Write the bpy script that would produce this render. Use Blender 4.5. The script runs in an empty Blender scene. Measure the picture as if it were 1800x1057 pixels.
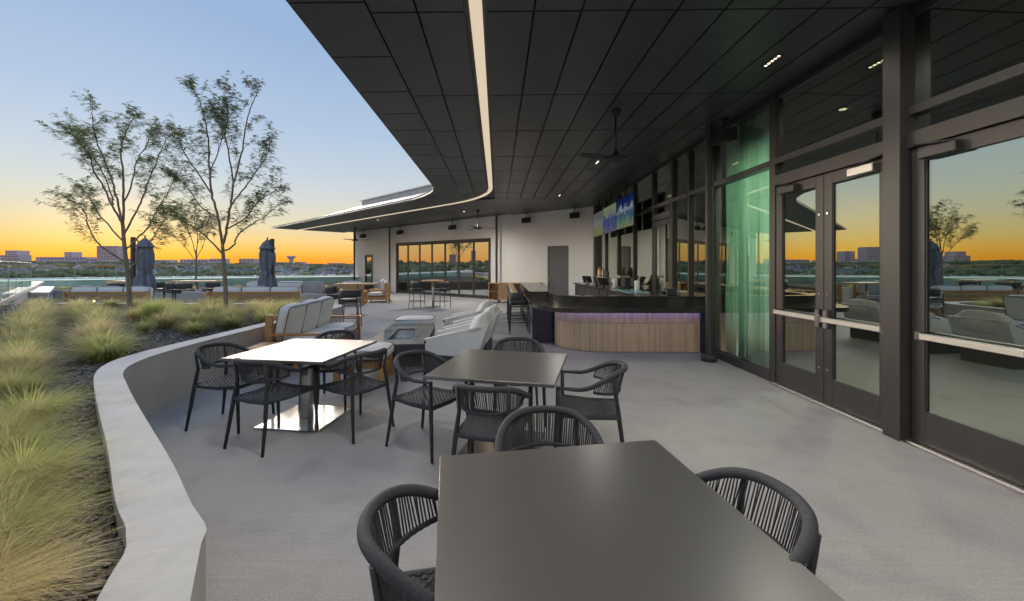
import bpy, bmesh, math, random
import numpy as np
from mathutils import Vector, Matrix
random.seed(7)
SC = bpy.context.scene
COL = SC.collection
R = math.radians

# ---------------------------------------------------------------- camera
cam_d = bpy.data.cameras.new('camera')
cam_d.sensor_width = 36; cam_d.lens = 14.0
cam_d.shift_y = -(528.5 - 466) / 1800
cam_d.clip_start = 0.05; cam_d.clip_end = 20000
cam = bpy.data.objects.new('camera', cam_d); COL.objects.link(cam)
cam.location = (0, 0, 1.64); cam.rotation_euler = (R(90), 0, 0)
SC.camera = cam
SC.view_settings.view_transform = 'Standard'
SC.view_settings.look = 'None'
SC.view_settings.exposure = 0.15
SC.view_settings.gamma = 1.0
SC.cycles.max_bounces = 10; SC.cycles.transparent_max_bounces = 24
SC.cycles.diffuse_bounces = 4; SC.cycles.glossy_bounces = 5
SC.cycles.use_denoising = True
SC.cycles.sample_clamp_indirect = 6

# ---------------------------------------------------------------- sky
SUN_AZ = math.atan2(-690, 700)          # from +Y towards +X
SUN_EL = R(16)
world = bpy.data.worlds.new('World'); SC.world = world; world.use_nodes = True
nt = world.node_tree; nt.nodes.clear()
def N(tree, t, **kw):
    n = tree.nodes.new(t)
    for k, v in kw.items(): setattr(n, k, v)
    return n
wo = N(nt, 'ShaderNodeOutputWorld'); bg = N(nt, 'ShaderNodeBackground')
tc = N(nt, 'ShaderNodeTexCoord'); sep = N(nt, 'ShaderNodeSeparateXYZ')
nt.links.new(tc.outputs['Generated'], sep.inputs[0])
def ramp(tree, stops, interp='LINEAR'):
    r = N(tree, 'ShaderNodeValToRGB'); r.color_ramp.interpolation = interp
    els = r.color_ramp.elements
    while len(els) < len(stops): els.new(0.5)
    for e, (p, c) in zip(els, stops):
        e.position = p; e.color = (c[0], c[1], c[2], 1)
    return r
def S(r, g, b):
    f = lambda u: u/12.92 if u <= .04045 else ((u+.055)/1.055)**2.4
    return (f(r/255), f(g/255), f(b/255))
SKY_SUN = [(0.0, S(255,150,26)), (.012, S(255,164,34)), (.028, S(252,188,74)), (.052, S(240,206,132)), (.09, S(224,214,182)),
           (.14, S(206,212,208)), (.20, S(189,204,218)), (.30, S(168,190,218)), (.45, S(150,176,212)), (1.0, S(143,170,209))]
SKY_FAR = [(0.0, S(240,152,84)), (.012, S(246,170,92)), (.048, S(244,196,124)), (.092, S(230,208,166)), (.14, S(212,210,200)),
           (.20, S(194,204,212)), (.29, S(174,194,217)), (.45, S(150,176,212)), (1.0, S(143,170,209))]
r1 = ramp(nt, SKY_SUN); r2 = ramp(nt, SKY_FAR)
nt.links.new(sep.outputs['Z'], r1.inputs[0]); nt.links.new(sep.outputs['Z'], r2.inputs[0])
# closeness to the sun's azimuth
dot = N(nt, 'ShaderNodeVectorMath', operation='DOT_PRODUCT')
nt.links.new(tc.outputs['Generated'], dot.inputs[0])
dot.inputs[1].default_value = (math.sin(SUN_AZ), math.cos(SUN_AZ), 0)
mr = N(nt, 'ShaderNodeMapRange', interpolation_type='SMOOTHSTEP')
mr.inputs[1].default_value = 0.80; mr.inputs[2].default_value = 1.0
nt.links.new(dot.outputs['Value'], mr.inputs[0])
mx = N(nt, 'ShaderNodeMix', data_type='RGBA')
nt.links.new(mr.outputs[0], mx.inputs[0]); nt.links.new(r2.outputs[0], mx.inputs[6]); nt.links.new(r1.outputs[0], mx.inputs[7])
sky = N(nt, 'ShaderNodeTexSky'); sky.sky_type = 'NISHITA'; sky.sun_disc = False
sky.sun_elevation = SUN_EL; sky.sun_rotation = SUN_AZ
sk = N(nt, 'ShaderNodeVectorMath', operation='SCALE'); sk.inputs['Scale'].default_value = 0.0015
nt.links.new(sky.outputs[0], sk.inputs[0])
ad = N(nt, 'ShaderNodeVectorMath', operation='ADD')
nt.links.new(mx.outputs[2], ad.inputs[0]); nt.links.new(sk.outputs[0], ad.inputs[1])
dt3 = N(nt, 'ShaderNodeVectorMath', operation='DOT_PRODUCT'); nt.links.new(tc.outputs['Generated'], dt3.inputs[0])
g_az = math.atan2(-672, 700); dt3.inputs[1].default_value = (math.sin(g_az), math.cos(g_az), 0.0)
mg = N(nt, 'ShaderNodeMapRange', interpolation_type='SMOOTHERSTEP'); mg.inputs[1].default_value = .984; mg.inputs[2].default_value = 1.0; nt.links.new(dt3.outputs['Value'], mg.inputs[0])
gs_ = N(nt, 'ShaderNodeVectorMath', operation='SCALE'); gs_.inputs[0].default_value = (.22, .10, .01); nt.links.new(mg.outputs[0], gs_.inputs['Scale'])
ad2 = N(nt, 'ShaderNodeVectorMath', operation='ADD'); nt.links.new(ad.outputs[0], ad2.inputs[0]); nt.links.new(gs_.outputs[0], ad2.inputs[1])
nt.links.new(ad2.outputs[0], bg.inputs[0]); bg.inputs[1].default_value = 0.97
nt.links.new(bg.outputs[0], wo.inputs[0])

# ---------------------------------------------------------------- sun: the broad bright glow left over the western horizon
sd = bpy.data.lights.new('sun', 'SUN'); sd.energy = 3.3; sd.angle = R(54); sd.color = (1, .86, .70)
sd.cycles.use_multiple_importance_sampling = False
sun = bpy.data.objects.new('sun', sd); COL.objects.link(sun)
sdir = Vector((math.sin(SUN_AZ)*math.cos(SUN_EL), math.cos(SUN_AZ)*math.cos(SUN_EL), math.sin(SUN_EL)))
sun.rotation_euler = sdir.to_track_quat('Z', 'Y').to_euler()

# ---------------------------------------------------------------- helpers
H = 1.64
def G(px, py, z=0.0):
    Y = (H - z) * 700 / (py - 466); return ((px - 900) / 700 * Y, Y)
def at(px, py, Y):
    return Vector(((px - 900) / 700 * Y, Y, H + (466 - py) / 700 * Y))
def ceil_z(x, y): return 4.05 + .01*x - .006*y

class MB:
    def __init__(s): s.v = []; s.f = []; s.s = []
    def add(s, vs, fs, smooth=False):
        o = len(s.v); s.v += [tuple(p) for p in vs]
        for f in fs: s.f.append(tuple(i + o for i in f)); s.s.append(smooth)
        return s
    def hexa(s, p):
        return s.add(p, [(0,3,2,1),(4,5,6,7),(0,1,5,4),(1,2,6,5),(2,3,7,6),(3,0,4,7)])
    def box(s, x0, x1, y0, y1, z0, z1):
        return s.hexa([(x0,y0,z0),(x1,y0,z0),(x1,y1,z0),(x0,y1,z0),(x0,y0,z1),(x1,y0,z1),(x1,y1,z1),(x0,y1,z1)])
    def bbox(s, x0, x1, y0, y1, z0, z1, b=.006):
        "box with chamfered edges"
        bm = bmesh.new(); bmesh.ops.create_cube(bm, size=1)
        for v in bm.verts:
            v.co = Vector(((x0+x1)/2 + v.co.x*(x1-x0), (y0+y1)/2 + v.co.y*(y1-y0), (z0+z1)/2 + v.co.z*(z1-z0)))
        bmesh.ops.bevel(bm, geom=bm.edges[:], offset=b, segments=1, affect='EDGES')
        bm.verts.index_update()
        s.add([v.co[:] for v in bm.verts], [[v.index for v in f.verts] for f in bm.faces]); bm.free()
        return s
    def prism(s, poly, z0, z1):
        n = len(poly)
        a = sum(poly[i][0]*poly[(i+1)%n][1] - poly[(i+1)%n][0]*poly[i][1] for i in range(n))
        if a < 0: poly = poly[::-1]
        zf = lambda z, p: z(p[0], p[1]) if callable(z) else z
        vs = [(p[0], p[1], zf(z0, p)) for p in poly] + [(p[0], p[1], zf(z1, p)) for p in poly]
        fs = [tuple(range(n-1, -1, -1)), tuple(range(n, 2*n))] + [(i, (i+1)%n, n+(i+1)%n, n+i) for i in range(n)]
        return s.add(vs, fs)
    def tube(s, pts, r, n=8, closed=False, caps=True, smooth=True, flat=1.0):
        pts = [Vector(p) for p in pts]; m = len(pts)
        rr = r if isinstance(r, (list, tuple)) else [r]*m
        vs = []; prev = None
        for i, p in enumerate(pts):
            if closed: t = pts[(i+1)%m] - pts[i-1]
            else: t = pts[min(i+1, m-1)] - pts[max(i-1, 0)]
            if t.length < 1e-9: t = Vector((0,0,1))
            t.normalize()
            if prev is None:
                a = Vector((0,0,1)) if abs(t.z) < .9 else Vector((1,0,0))
                u = t.cross(a).normalized()
            else:
                u = (prev - t*prev.dot(t))
                u = u.normalized() if u.length > 1e-6 else t.orthogonal().normalized()
            prev = u; w = t.cross(u)
            for k in range(n):
                a = 2*math.pi*k/n
                vs.append(p + u*math.cos(a)*rr[i] + w*math.sin(a)*rr[i]*flat)
        fs = []
        for i in range(m if closed else m-1):
            j = (i+1) % m
            for k in range(n): fs.append((i*n+k, i*n+(k+1)%n, j*n+(k+1)%n, j*n+k))
        s.add(vs, fs, smooth)
        if caps and not closed:
            o = len(s.v) - len(vs)
            s.f.append(tuple(o + k for k in range(n-1, -1, -1))); s.s.append(False)
            s.f.append(tuple(o + (m-1)*n + k for k in range(n))); s.s.append(False)
        return s
    def lathe(s, prof, c=(0,0,0), n=20, smooth=True, rf=None):
        vs = []
        for (r, z) in prof:
            for k in range(n):
                a = 2*math.pi*k/n; q = r*(rf(a, z) if rf else 1)
                vs.append((c[0]+q*math.cos(a), c[1]+q*math.sin(a), c[2]+z))
        m = len(prof); fs = []
        for i in range(m-1):
            for k in range(n): fs.append((i*n+k, i*n+(k+1)%n, (i+1)*n+(k+1)%n, (i+1)*n+k))
        s.add(vs, fs, smooth)
        o = len(s.v) - len(vs)
        if prof[0][0] > 1e-4: s.f.append(tuple(o+k for k in range(n-1,-1,-1))); s.s.append(False)
        if prof[-1][0] > 1e-4: s.f.append(tuple(o+(m-1)*n+k for k in range(n))); s.s.append(False)
        return s
    def cushion(s, c, sz, r=.04, puff=.02, n=8, M=None):
        hx, hy, hz = sz[0]/2, sz[1]/2, sz[2]/2; h = Vector((hx,hy,hz)); r = min(r, hx, hy, hz)
        idx = {}; vs = []; fs = []
        def vert(i, j, k):
            if (i,j,k) in idx: return idx[(i,j,k)]
            q = [(-1 + 2*a/n) for a in (i,j,k)]
            p = Vector((q[0]*hx, q[1]*hy, q[2]*hz))
            cl = Vector([max(-(h[a]-r), min(h[a]-r, p[a])) for a in range(3)])
            d = p - cl
            if d.length > 1e-9: p = cl + d.normalized()*r
            for a in range(3):
                b, e = (a+1)%3, (a+2)%3
                wgt = (1-q[b]**2)*(1-q[e]**2)
                if abs(q[a]) == 1: p[a] += q[a]*puff*wgt
            p = (M @ p if M else p) + Vector(c)
            idx[(i,j,k)] = len(vs); vs.append(p[:]); return idx[(i,j,k)]
        for a in range(n):
            for b in range(n):
                fs.append((vert(a,b,0),vert(a,b+1,0),vert(a+1,b+1,0),vert(a+1,b,0)))
                fs.append((vert(a,b,n),vert(a+1,b,n),vert(a+1,b+1,n),vert(a,b+1,n)))
                fs.append((vert(a,0,b),vert(a+1,0,b),vert(a+1,0,b+1),vert(a,0,b+1)))
                fs.append((vert(a,n,b),vert(a,n,b+1),vert(a+1,n,b+1),vert(a+1,n,b)))
                fs.append((vert(0,a,b),vert(0,a,b+1),vert(0,a+1,b+1),vert(0,a+1,b)))
                fs.append((vert(n,a,b),vert(n,a+1,b),vert(n,a+1,b+1),vert(n,a,b+1)))
        return s.add(vs, fs, True)
    def mesh(s, name):
        me = bpy.data.meshes.new(name); me.from_pydata(s.v, [], s.f)
        me.polygons.foreach_set('use_smooth', s.s); me.update(); return me
    def build(s, name, mat, parent=None, **tags):
        me = s.mesh(name); me.materials.append(mat)
        return link(bpy.data.objects.new(name, me), parent, **tags)
def link(o, parent=None, label=None, cat=None, group=None, kind=None):
    COL.objects.link(o)
    if parent: o.parent = parent
    tag(o, label, cat, group, kind); return o
def tag(o, label=None, cat=None, group=None, kind=None):
    if label: o['label'] = label
    if cat: o['category'] = cat
    if group: o['group'] = group
    if kind: o['kind'] = kind
    return o
def thing(name, label, cat, loc=(0,0,0), rz=0, group=None):
    o = bpy.data.objects.new(name, None); o.empty_display_size = .1
    o.location = loc if len(loc) == 3 else (loc[0], loc[1], 0); o.rotation_euler = (0,0,rz)
    return link(o, None, label, cat, group)
def copy_tree(o, parent=None):
    c = o.copy(); COL.objects.link(c); c.parent = parent
    for ch in o.children: copy_tree(ch, c)
    return c
def place(proto, loc, rz, label, used=[]):
    if proto.name in used: o = copy_tree(proto)
    else: o = proto; used.append(proto.name)
    o.location = loc if len(loc) == 3 else (loc[0], loc[1], 0); o.rotation_euler = (0,0,rz); o['label'] = label
    return o
def face(fx, fy): return math.atan2(-fx, fy)

# ---------------------------------------------------------------- materials
def mat(name, c, c2=None, scale=4, rough=.6, metal=0, bump=0, bscale=60, stretch=(1,1,1), spec=.5, rvar=0, rnd=0, trans=0, detail=5, coat=0, c3=None, scale3=40, bdist=.02):
    m = bpy.data.materials.new(name); m.use_nodes = True; t = m.node_tree
    b = t.nodes['Principled BSDF']; L = t.links.new
    b.inputs['Roughness'].default_value = rough; b.inputs['Metallic'].default_value = metal
    b.inputs['Specular IOR Level'].default_value = spec; b.inputs['Base Color'].default_value = (*c, 1)
    if coat: b.inputs['Coat Weight'].default_value = coat; b.inputs['Coat Roughness'].default_value = .15
    co = N(t, 'ShaderNodeTexCoord'); mp = N(t, 'ShaderNodeMapping'); mp.inputs['Scale'].default_value = stretch
    L(co.outputs['Object'], mp.inputs[0])
    src = None
    if rnd:
        oi = N(t, 'ShaderNodeObjectInfo'); av = N(t, 'ShaderNodeVectorMath', operation='ADD'); sv = N(t, 'ShaderNodeVectorMath', operation='SCALE')
        cv = N(t, 'ShaderNodeCombineXYZ')
        for k in range(3): L(oi.outputs['Random'], cv.inputs[k])
        L(cv.outputs[0], sv.inputs[0]); sv.inputs['Scale'].default_value = 37
        L(co.outputs['Object'], av.inputs[0]); L(sv.outputs[0], av.inputs[1]); L(av.outputs[0], mp.inputs[0])
    if c2 is not None:
        n1 = N(t, 'ShaderNodeTexNoise'); n1.inputs['Scale'].default_value = scale; n1.inputs['Detail'].default_value = detail; n1.inputs['Roughness'].default_value = .6
        L(mp.outputs[0], n1.inputs['Vector'])
        rp = N(t, 'ShaderNodeMapRange'); rp.inputs[1].default_value = .3; rp.inputs[2].default_value = .7; L(n1.outputs[0], rp.inputs[0])
        mxx = N(t, 'ShaderNodeMix', data_type='RGBA'); L(rp.outputs[0], mxx.inputs[0])
        mxx.inputs[6].default_value = (*c, 1); mxx.inputs[7].default_value = (*c2, 1); src = mxx.outputs[2]
        if rvar:
            rr = N(t, 'ShaderNodeMapRange'); rr.inputs[3].default_value = rough - rvar; rr.inputs[4].default_value = rough + rvar
            L(rp.outputs[0], rr.inputs[0]); L(rr.outputs[0], b.inputs['Roughness'])
        if c3 is not None:
            n3 = N(t, 'ShaderNodeTexNoise'); n3.inputs['Scale'].default_value = scale3; n3.inputs['Detail'].default_value = 3; L(mp.outputs[0], n3.inputs['Vector'])
            r3 = N(t, 'ShaderNodeMapRange'); r3.inputs[1].default_value = .5; r3.inputs[2].default_value = .75; r3.inputs[4].default_value = .6; L(n3.outputs[0], r3.inputs[0])
            m3 = N(t, 'ShaderNodeMix', data_type='RGBA'); L(r3.outputs[0], m3.inputs[0]); L(src, m3.inputs[6]); m3.inputs[7].default_value = (*c3, 1); src = m3.outputs[2]
    if rnd:
        hs = N(t, 'ShaderNodeHueSaturation'); vr = N(t, 'ShaderNodeMapRange'); vr.inputs[3].default_value = 1 - rnd; vr.inputs[4].default_value = 1 + rnd
        L(oi.outputs['Random'], vr.inputs[0]); L(vr.outputs[0], hs.inputs['Value'])
        if src: L(src, hs.inputs['Color'])
        else: hs.inputs['Color'].default_value = (*c, 1)
        src = hs.outputs[0]
    if src: L(src, b.inputs['Base Color'])
    if bump:
        nb = N(t, 'ShaderNodeTexNoise'); nb.inputs['Scale'].default_value = bscale; nb.inputs['Detail'].default_value = 4; L(mp.outputs[0], nb.inputs['Vector'])
        bp = N(t, 'ShaderNodeBump'); bp.inputs['Strength'].default_value = bump; bp.inputs['Distance'].default_value = bdist; L(nb.outputs[0], bp.inputs['Height']); L(bp.outputs[0], b.inputs['Normal'])
    if trans:
        o = t.nodes['Material Output']; tr = N(t, 'ShaderNodeBsdfTranslucent'); ms = N(t, 'ShaderNodeMixShader'); ms.inputs[0].default_value = trans
        if src: L(src, tr.inputs[0])
        else: tr.inputs[0].default_value = (*c, 1)
        L(b.outputs[0], ms.inputs[1]); L(tr.outputs[0], ms.inputs[2]); L(ms.outputs[0], o.inputs[0])
    return m
def glass_mat(name, tint, refl, gl=(1,1,1), warp=0):
    m = bpy.data.materials.new(name); m.use_nodes = True; t = m.node_tree; t.nodes.clear(); L = t.links.new
    o = N(t, 'ShaderNodeOutputMaterial'); tr = N(t, 'ShaderNodeBsdfTransparent'); g = N(t, 'ShaderNodeBsdfGlossy'); ms = N(t, 'ShaderNodeMixShader')
    tr.inputs[0].default_value = (*tint, 1); g.inputs['Color'].default_value = (*gl, 1); g.inputs['Roughness'].default_value = 0.0
    lw = N(t, 'ShaderNodeLayerWeight'); lw.inputs[0].default_value = .5; fr = N(t, 'ShaderNodeMath', operation='POWER'); fr.inputs[1].default_value = 4.5; L(lw.outputs['Facing'], fr.inputs[0])
    mr_ = N(t, 'ShaderNodeMapRange'); mr_.inputs[3].default_value = refl; mr_.inputs[4].default_value = 1.0
    L(fr.outputs[0], mr_.inputs[0]); L(mr_.outputs[0], ms.inputs[0]); L(tr.outputs[0], ms.inputs[1]); L(g.outputs[0], ms.inputs[2]); L(ms.outputs[0], o.inputs[0])
    if warp:
        co = N(t, 'ShaderNodeTexCoord'); nb = N(t, 'ShaderNodeTexNoise'); nb.inputs['Scale'].default_value = .8; L(co.outputs['Object'], nb.inputs['Vector'])
        bp = N(t, 'ShaderNodeBump'); bp.inputs['Strength'].default_value = warp; bp.inputs['Distance'].default_value = .02; L(nb.outputs[0], bp.inputs['Height']); L(bp.outputs[0], g.inputs['Normal'])
    return m
def emit(name, c, s):
    m = bpy.data.materials.new(name); m.use_nodes = True; t = m.node_tree; t.nodes.clear()
    o = N(t, 'ShaderNodeOutputMaterial'); e = N(t, 'ShaderNodeEmission'); e.inputs[0].default_value = (*c, 1); e.inputs[1].default_value = s
    t.links.new(e.outputs[0], o.inputs[0]); return m
def attr_mat(name, rough=.7, trans=.35):
    m = bpy.data.materials.new(name); m.use_nodes = True; t = m.node_tree; L = t.links.new
    b = t.nodes['Principled BSDF']; b.inputs['Roughness'].default_value = rough; b.inputs['Specular IOR Level'].default_value = .25
    a = N(t, 'ShaderNodeAttribute'); a.attribute_name = 'tint'
    oi = N(t, 'ShaderNodeObjectInfo'); vr = N(t, 'ShaderNodeMapRange'); vr.inputs[3].default_value = .8; vr.inputs[4].default_value = 1.2; L(oi.outputs['Random'], vr.inputs[0])
    hs = N(t, 'ShaderNodeHueSaturation'); L(a.outputs['Color'], hs.inputs['Color']); L(vr.outputs[0], hs.inputs['Value']); L(hs.outputs[0], b.inputs['Base Color'])
    tr = N(t, 'ShaderNodeBsdfTranslucent'); L(hs.outputs[0], tr.inputs[0]); ms = N(t, 'ShaderNodeMixShader'); ms.inputs[0].default_value = trans
    L(b.outputs[0], ms.inputs[1]); L(tr.outputs[0], ms.inputs[2]); L(ms.outputs[0], t.nodes['Material Output'].inputs[0])
    return m
M = {}
M['floor'] = mat('deck_concrete', (.345,.342,.34), (.43,.424,.42), scale=.9, rough=.72, spec=.3, bump=.12, bscale=130, detail=9, rvar=.08, c3=(.28,.277,.275), scale3=2.6, bdist=.006)
M['wallconc'] = mat('planter_concrete', (.45,.45,.445), (.56,.56,.55), scale=2.6, rough=.75, bump=.5, bscale=38, detail=9, c3=(.37,.37,.365), scale3=5, bdist=.008)
M['wallside'] = mat('planter_side_plaster', (.47,.45,.43), (.55,.53,.50), scale=1.6, rough=.85, bump=.2, bscale=60, stretch=(1,1,.35), bdist=.008)
M['white'] = mat('white_stucco', (.78,.765,.74), (.83,.815,.79), scale=1.2, rough=.85, bump=.25, bscale=160, bdist=.004)
M['soffit'] = mat('soffit_panel', (.062,.064,.067), (.076,.078,.081), scale=1.5, rough=.4, rnd=.10, metal=.2)
M['soffitb'] = mat('soffit_backing', (.07,.071,.073), rough=.7)
M['roofmetal'] = mat('roof_zinc', (.50,.52,.56), (.58,.60,.64), scale=2, rough=.4, metal=.7, rnd=.08)
M['bronze'] = mat('dark_bronze_aluminium', (.066,.063,.061), (.078,.074,.072), scale=3, rough=.38, metal=.35, stretch=(1,1,.2))
M['black'] = mat('black_paint', (.022,.022,.024), (.03,.03,.032), scale=6, rough=.5)
M['charcoal'] = mat('charcoal_powder_coat', (.034,.036,.04), (.042,.044,.048), scale=20, rough=.5, bump=.1, bscale=500, bdist=.002)
M['rope'] = mat('charcoal_rope', (.042,.045,.052), (.074,.078,.088), scale=90, rough=.8, bump=.5, bscale=400, bdist=.004)
M['rope2'] = mat('seat_rope', (.055,.058,.066), (.10,.105,.116), scale=70, rough=.75, bump=.5, bscale=400, bdist=.004)
M['tabletop'] = mat('table_brushed_metal', (.235,.232,.227), (.25,.246,.24), scale=.8, rough=.29, metal=.7, detail=2)
M['steel'] = mat('brushed_steel', (.62,.61,.59), (.70,.69,.67), scale=30, rough=.16, metal=1, stretch=(1,1,.05))
M['steel2'] = mat('satin_steel', (.55,.54,.52), (.62,.61,.59), scale=40, rough=.38, metal=1, stretch=(1,.05,1))
M['teak'] = mat('teak', (.40,.20,.075), (.55,.31,.13), scale=7, rough=.55, stretch=(1,1,9), bump=.15, bscale=40, rnd=.18, bdist=.004)
M['teakx'] = mat('teak_long', (.40,.20,.075), (.55,.31,.13), scale=7, rough=.55, stretch=(1,.12,4), bump=.15, bscale=40, rnd=.18, bdist=.004)
M['oak'] = mat('bar_slat_oak', (.62,.455,.29), (.74,.565,.38), scale=8, rough=.6, stretch=(3,3,.35), bump=.12, bscale=60, rnd=.13, bdist=.003)
M['tan'] = mat('tan_wood', (.50,.31,.15), (.60,.40,.21), scale=6, rough=.5, stretch=(1,6,1))
M['fabric'] = mat('offwhite_fabric', (.78,.765,.73), (.84,.825,.79), scale=6, rough=.95, bump=.35, bscale=350, bdist=.003)
M['piping'] = mat('charcoal_piping', (.04,.042,.05), rough=.9)
M['cushgrey'] = mat('grey_cushion', (.44,.43,.41), (.50,.49,.47), scale=6, rough=.95, bump=.3, bscale=350, bdist=.003)
M['slate'] = mat('slate_slab', (.12,.117,.114), (.15,.146,.142), scale=6, rough=.5, bump=.08, bscale=90, rvar=.06)
M['slateside'] = mat('slate_side', (.05,.052,.06), (.065,.067,.075), scale=6, rough=.5)
M['barblue'] = mat('bar_end_panel', (.03,.036,.052), (.05,.056,.075), scale=3, rough=.35)
M['bartop'] = mat('black_bar_stone', (.03,.03,.031), (.05,.05,.051), scale=4, rough=.16, spec=.6, rvar=.05, bump=.03, bscale=40)
M['bark'] = mat('tree_bark', (.22,.17,.13), (.36,.29,.22), scale=25, rough=.9, bump=.6, bscale=60, stretch=(1,1,.3))
M['soil'] = mat('mulch_soil', (.05,.042,.037), (.10,.088,.08), scale=14, rough=1, bump=1, bscale=60, c3=(.16,.145,.13), scale3=90, bdist=.03)
M['umb'] = mat('slate_canvas', (.15,.165,.21), (.19,.205,.25), scale=5, rough=.9, bump=.2, bscale=200)
M['curtain'] = mat('green_sheer_curtain', (.60,.82,.70), (.67,.86,.76), scale=3, rough=.9, trans=.55, stretch=(1,6,.1))
M['door'] = mat('grey_steel_door', (.135,.137,.14), (.15,.152,.155), scale=3, rough=.5)
M['interior'] = mat('interior_wall', (.10,.095,.085), (.13,.12,.11), scale=1, rough=.8)
M['intfloor'] = mat('interior_floor', (.09,.07,.05), (.13,.105,.08), scale=2, rough=.35)
M['land'] = mat('distant_ground', (.10,.12,.06), (.17,.17,.10), scale=.012, rough=1, c3=(.07,.09,.05), scale3=.05)
M['bldg'] = mat('far_building_wall', (.62,.53,.62), (.70,.60,.68), scale=.02, rough=.8)  # pale lavender stands in for distance haze, put into the wall colour
M['bldgwin'] = mat('far_building_glass', (.30,.28,.40), rough=.2, metal=.3)
M['housew'] = mat('house_wall', (.86,.84,.82), rough=.9, rnd=.3)
M['roofs'] = mat('house_roof', (.22,.21,.25), rough=.9, rnd=.45)
M['glass'] = glass_mat('storefront_glass', (.62,.68,.64), .42, (.93,1,.90), warp=.012)
M['fglass'] = glass_mat('folding_door_glass', (.35,.42,.38), .62, (.92,.96,.93), warp=.012)
M['rail'] = glass_mat('rail_glass', (.93,.975,.96), .06, (.95,1,.98))
M['railL'] = glass_mat('rail_glass_left', (.93,.97,.94), .10, (1,1,.97))
M['clear'] = glass_mat('clear_glass', (.93,.97,.98), .03)
M['strip'] = emit('light_strip_diffuser', (1,.82,.60), .66)
M['lens'] = emit('downlight_lens', (1,.85,.6), 3.5)
M['line'] = emit('parapet_light_line', (.86,1,.97), .85)
M['purple'] = emit('purple_led', (.30,.26,1.0), 16.0)
M['curtglass'] = glass_mat('curtain_bay_glass', (.92,.96,.93), .20, (1,1,.96))
M['edge'] = mat('glass_edge', (.62,.76,.68), rough=.2)
M['blueled'] = emit('blue_led', (.08,.10,1.0), .8)
M['glow'] = emit('garden_lamp_lens', (1,.62,.2), 6)
M['leaf'] = attr_mat('tree_leaf', .6, .35)
M['grass'] = attr_mat('feather_grass', .75, .52)
M['bulkfol'] = mat('far_foliage', (.11,.13,.065), (.22,.22,.12), scale=.25, rough=1, c3=(.10,.09,.06), scale3=.05)
M['cap'] = mat('parapet_cap', (.86,.87,.86), rough=.35)
M['ledge'] = mat('pale_ledge', (.62,.58,.54), (.68,.64,.60), scale=3, rough=.4)
M['fascia'] = mat('teal_glass_fascia', (.44,.63,.59), (.50,.68,.64), scale=2, rough=.2)
M['shellw'] = mat('white_shell', (.74,.735,.72), (.79,.785,.77), scale=4, rough=.45)

def broom(m):
    t=m.node_tree; L=t.links.new; b=t.nodes['Principled BSDF']
    co=N(t,'ShaderNodeTexCoord'); mp=N(t,'ShaderNodeMapping'); mp.inputs['Rotation'].default_value=(0,0,R(52)); mp.inputs['Scale'].default_value=(1.5,22,1)
    n=N(t,'ShaderNodeTexNoise'); n.inputs['Scale'].default_value=1.6; n.inputs['Detail'].default_value=6; L(co.outputs['Object'],mp.inputs[0]); L(mp.outputs[0],n.inputs['Vector'])
    n2=N(t,'ShaderNodeTexNoise'); n2.inputs['Scale'].default_value=.45; n2.inputs['Detail'].default_value=3; L(co.outputs['Object'],n2.inputs['Vector'])
    r=N(t,'ShaderNodeMapRange'); r.inputs[1].default_value=.35; r.inputs[2].default_value=.65; L(n2.outputs[0],r.inputs[0])
    r1=N(t,'ShaderNodeMapRange'); r1.inputs[1].default_value=.3; r1.inputs[2].default_value=.7; r1.inputs[3].default_value=.89; r1.inputs[4].default_value=1.08; L(n.outputs[0],r1.inputs[0])
    mm=N(t,'ShaderNodeMix'); mm.inputs[2].default_value=1.0; L(r.outputs[0],mm.inputs[0]); L(r1.outputs[0],mm.inputs[3])
    n4=N(t,'ShaderNodeTexNoise'); n4.inputs['Scale'].default_value=95; n4.inputs['Detail'].default_value=2; L(co.outputs['Object'],n4.inputs['Vector'])
    r4=N(t,'ShaderNodeMapRange'); r4.inputs[1].default_value=.3; r4.inputs[2].default_value=.7; r4.inputs[3].default_value=.84; r4.inputs[4].default_value=1.14; L(n4.outputs[0],r4.inputs[0])
    m5=N(t,'ShaderNodeMath',operation='MULTIPLY'); L(mm.outputs[0],m5.inputs[0]); L(r4.outputs[0],m5.inputs[1])
    src=b.inputs['Base Color'].links[0].from_socket; vm=N(t,'ShaderNodeVectorMath',operation='SCALE'); L(src,vm.inputs[0]); L(m5.outputs[0],vm.inputs['Scale']); L(vm.outputs[0],b.inputs['Base Color'])
broom(M['floor'])
# ================================================================ SETTING
MB().prism([(-30,-9),(11,-9),(11,30),(-9,32),(-27,20)], -.4, 0).build('deck_floor', M['floor'], kind='structure')

# ---------------------------------------------------------------- terrain below and around the building
def hill(az):
    k = (az - R(-54)) / R(34)                 # 0 at far left of the view, 1 near the white wall
    k = max(0, min(1, k)); return 1.5*(1-k) - 8*k
def ter(r, az):
    base = -15
    if r < 420: z = base
    else:
        q = min(1, (r-420)/1200); z = base + (hill(az)-base) * (q*q*(3-2*q))
    return z + 2.0*math.sin(r*.013 + az*9) + 1.2*math.sin(az*31 + r*.004)
tb = MB(); rad = [3,120,260,330,420,520,640,780,930,1100,1300,1550,1800,2300,3200,5000,9000]; NA = 120
vs = [(r*math.sin(2*math.pi*k/NA), r*math.cos(2*math.pi*k/NA), ter(r, (2*math.pi*k/NA+math.pi)%(2*math.pi)-math.pi) - (0 if r < 1800 else (r-1800)*.004)) for r in rad for k in range(NA)]
fs = [(i*NA+k, i*NA+(k+1)%NA, (i+1)*NA+(k+1)%NA, (i+1)*NA+k) for i in range(len(rad)-1) for k in range(NA)]
tb.add(vs, fs, True).build('terrain', M['land'], kind='structure')
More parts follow.
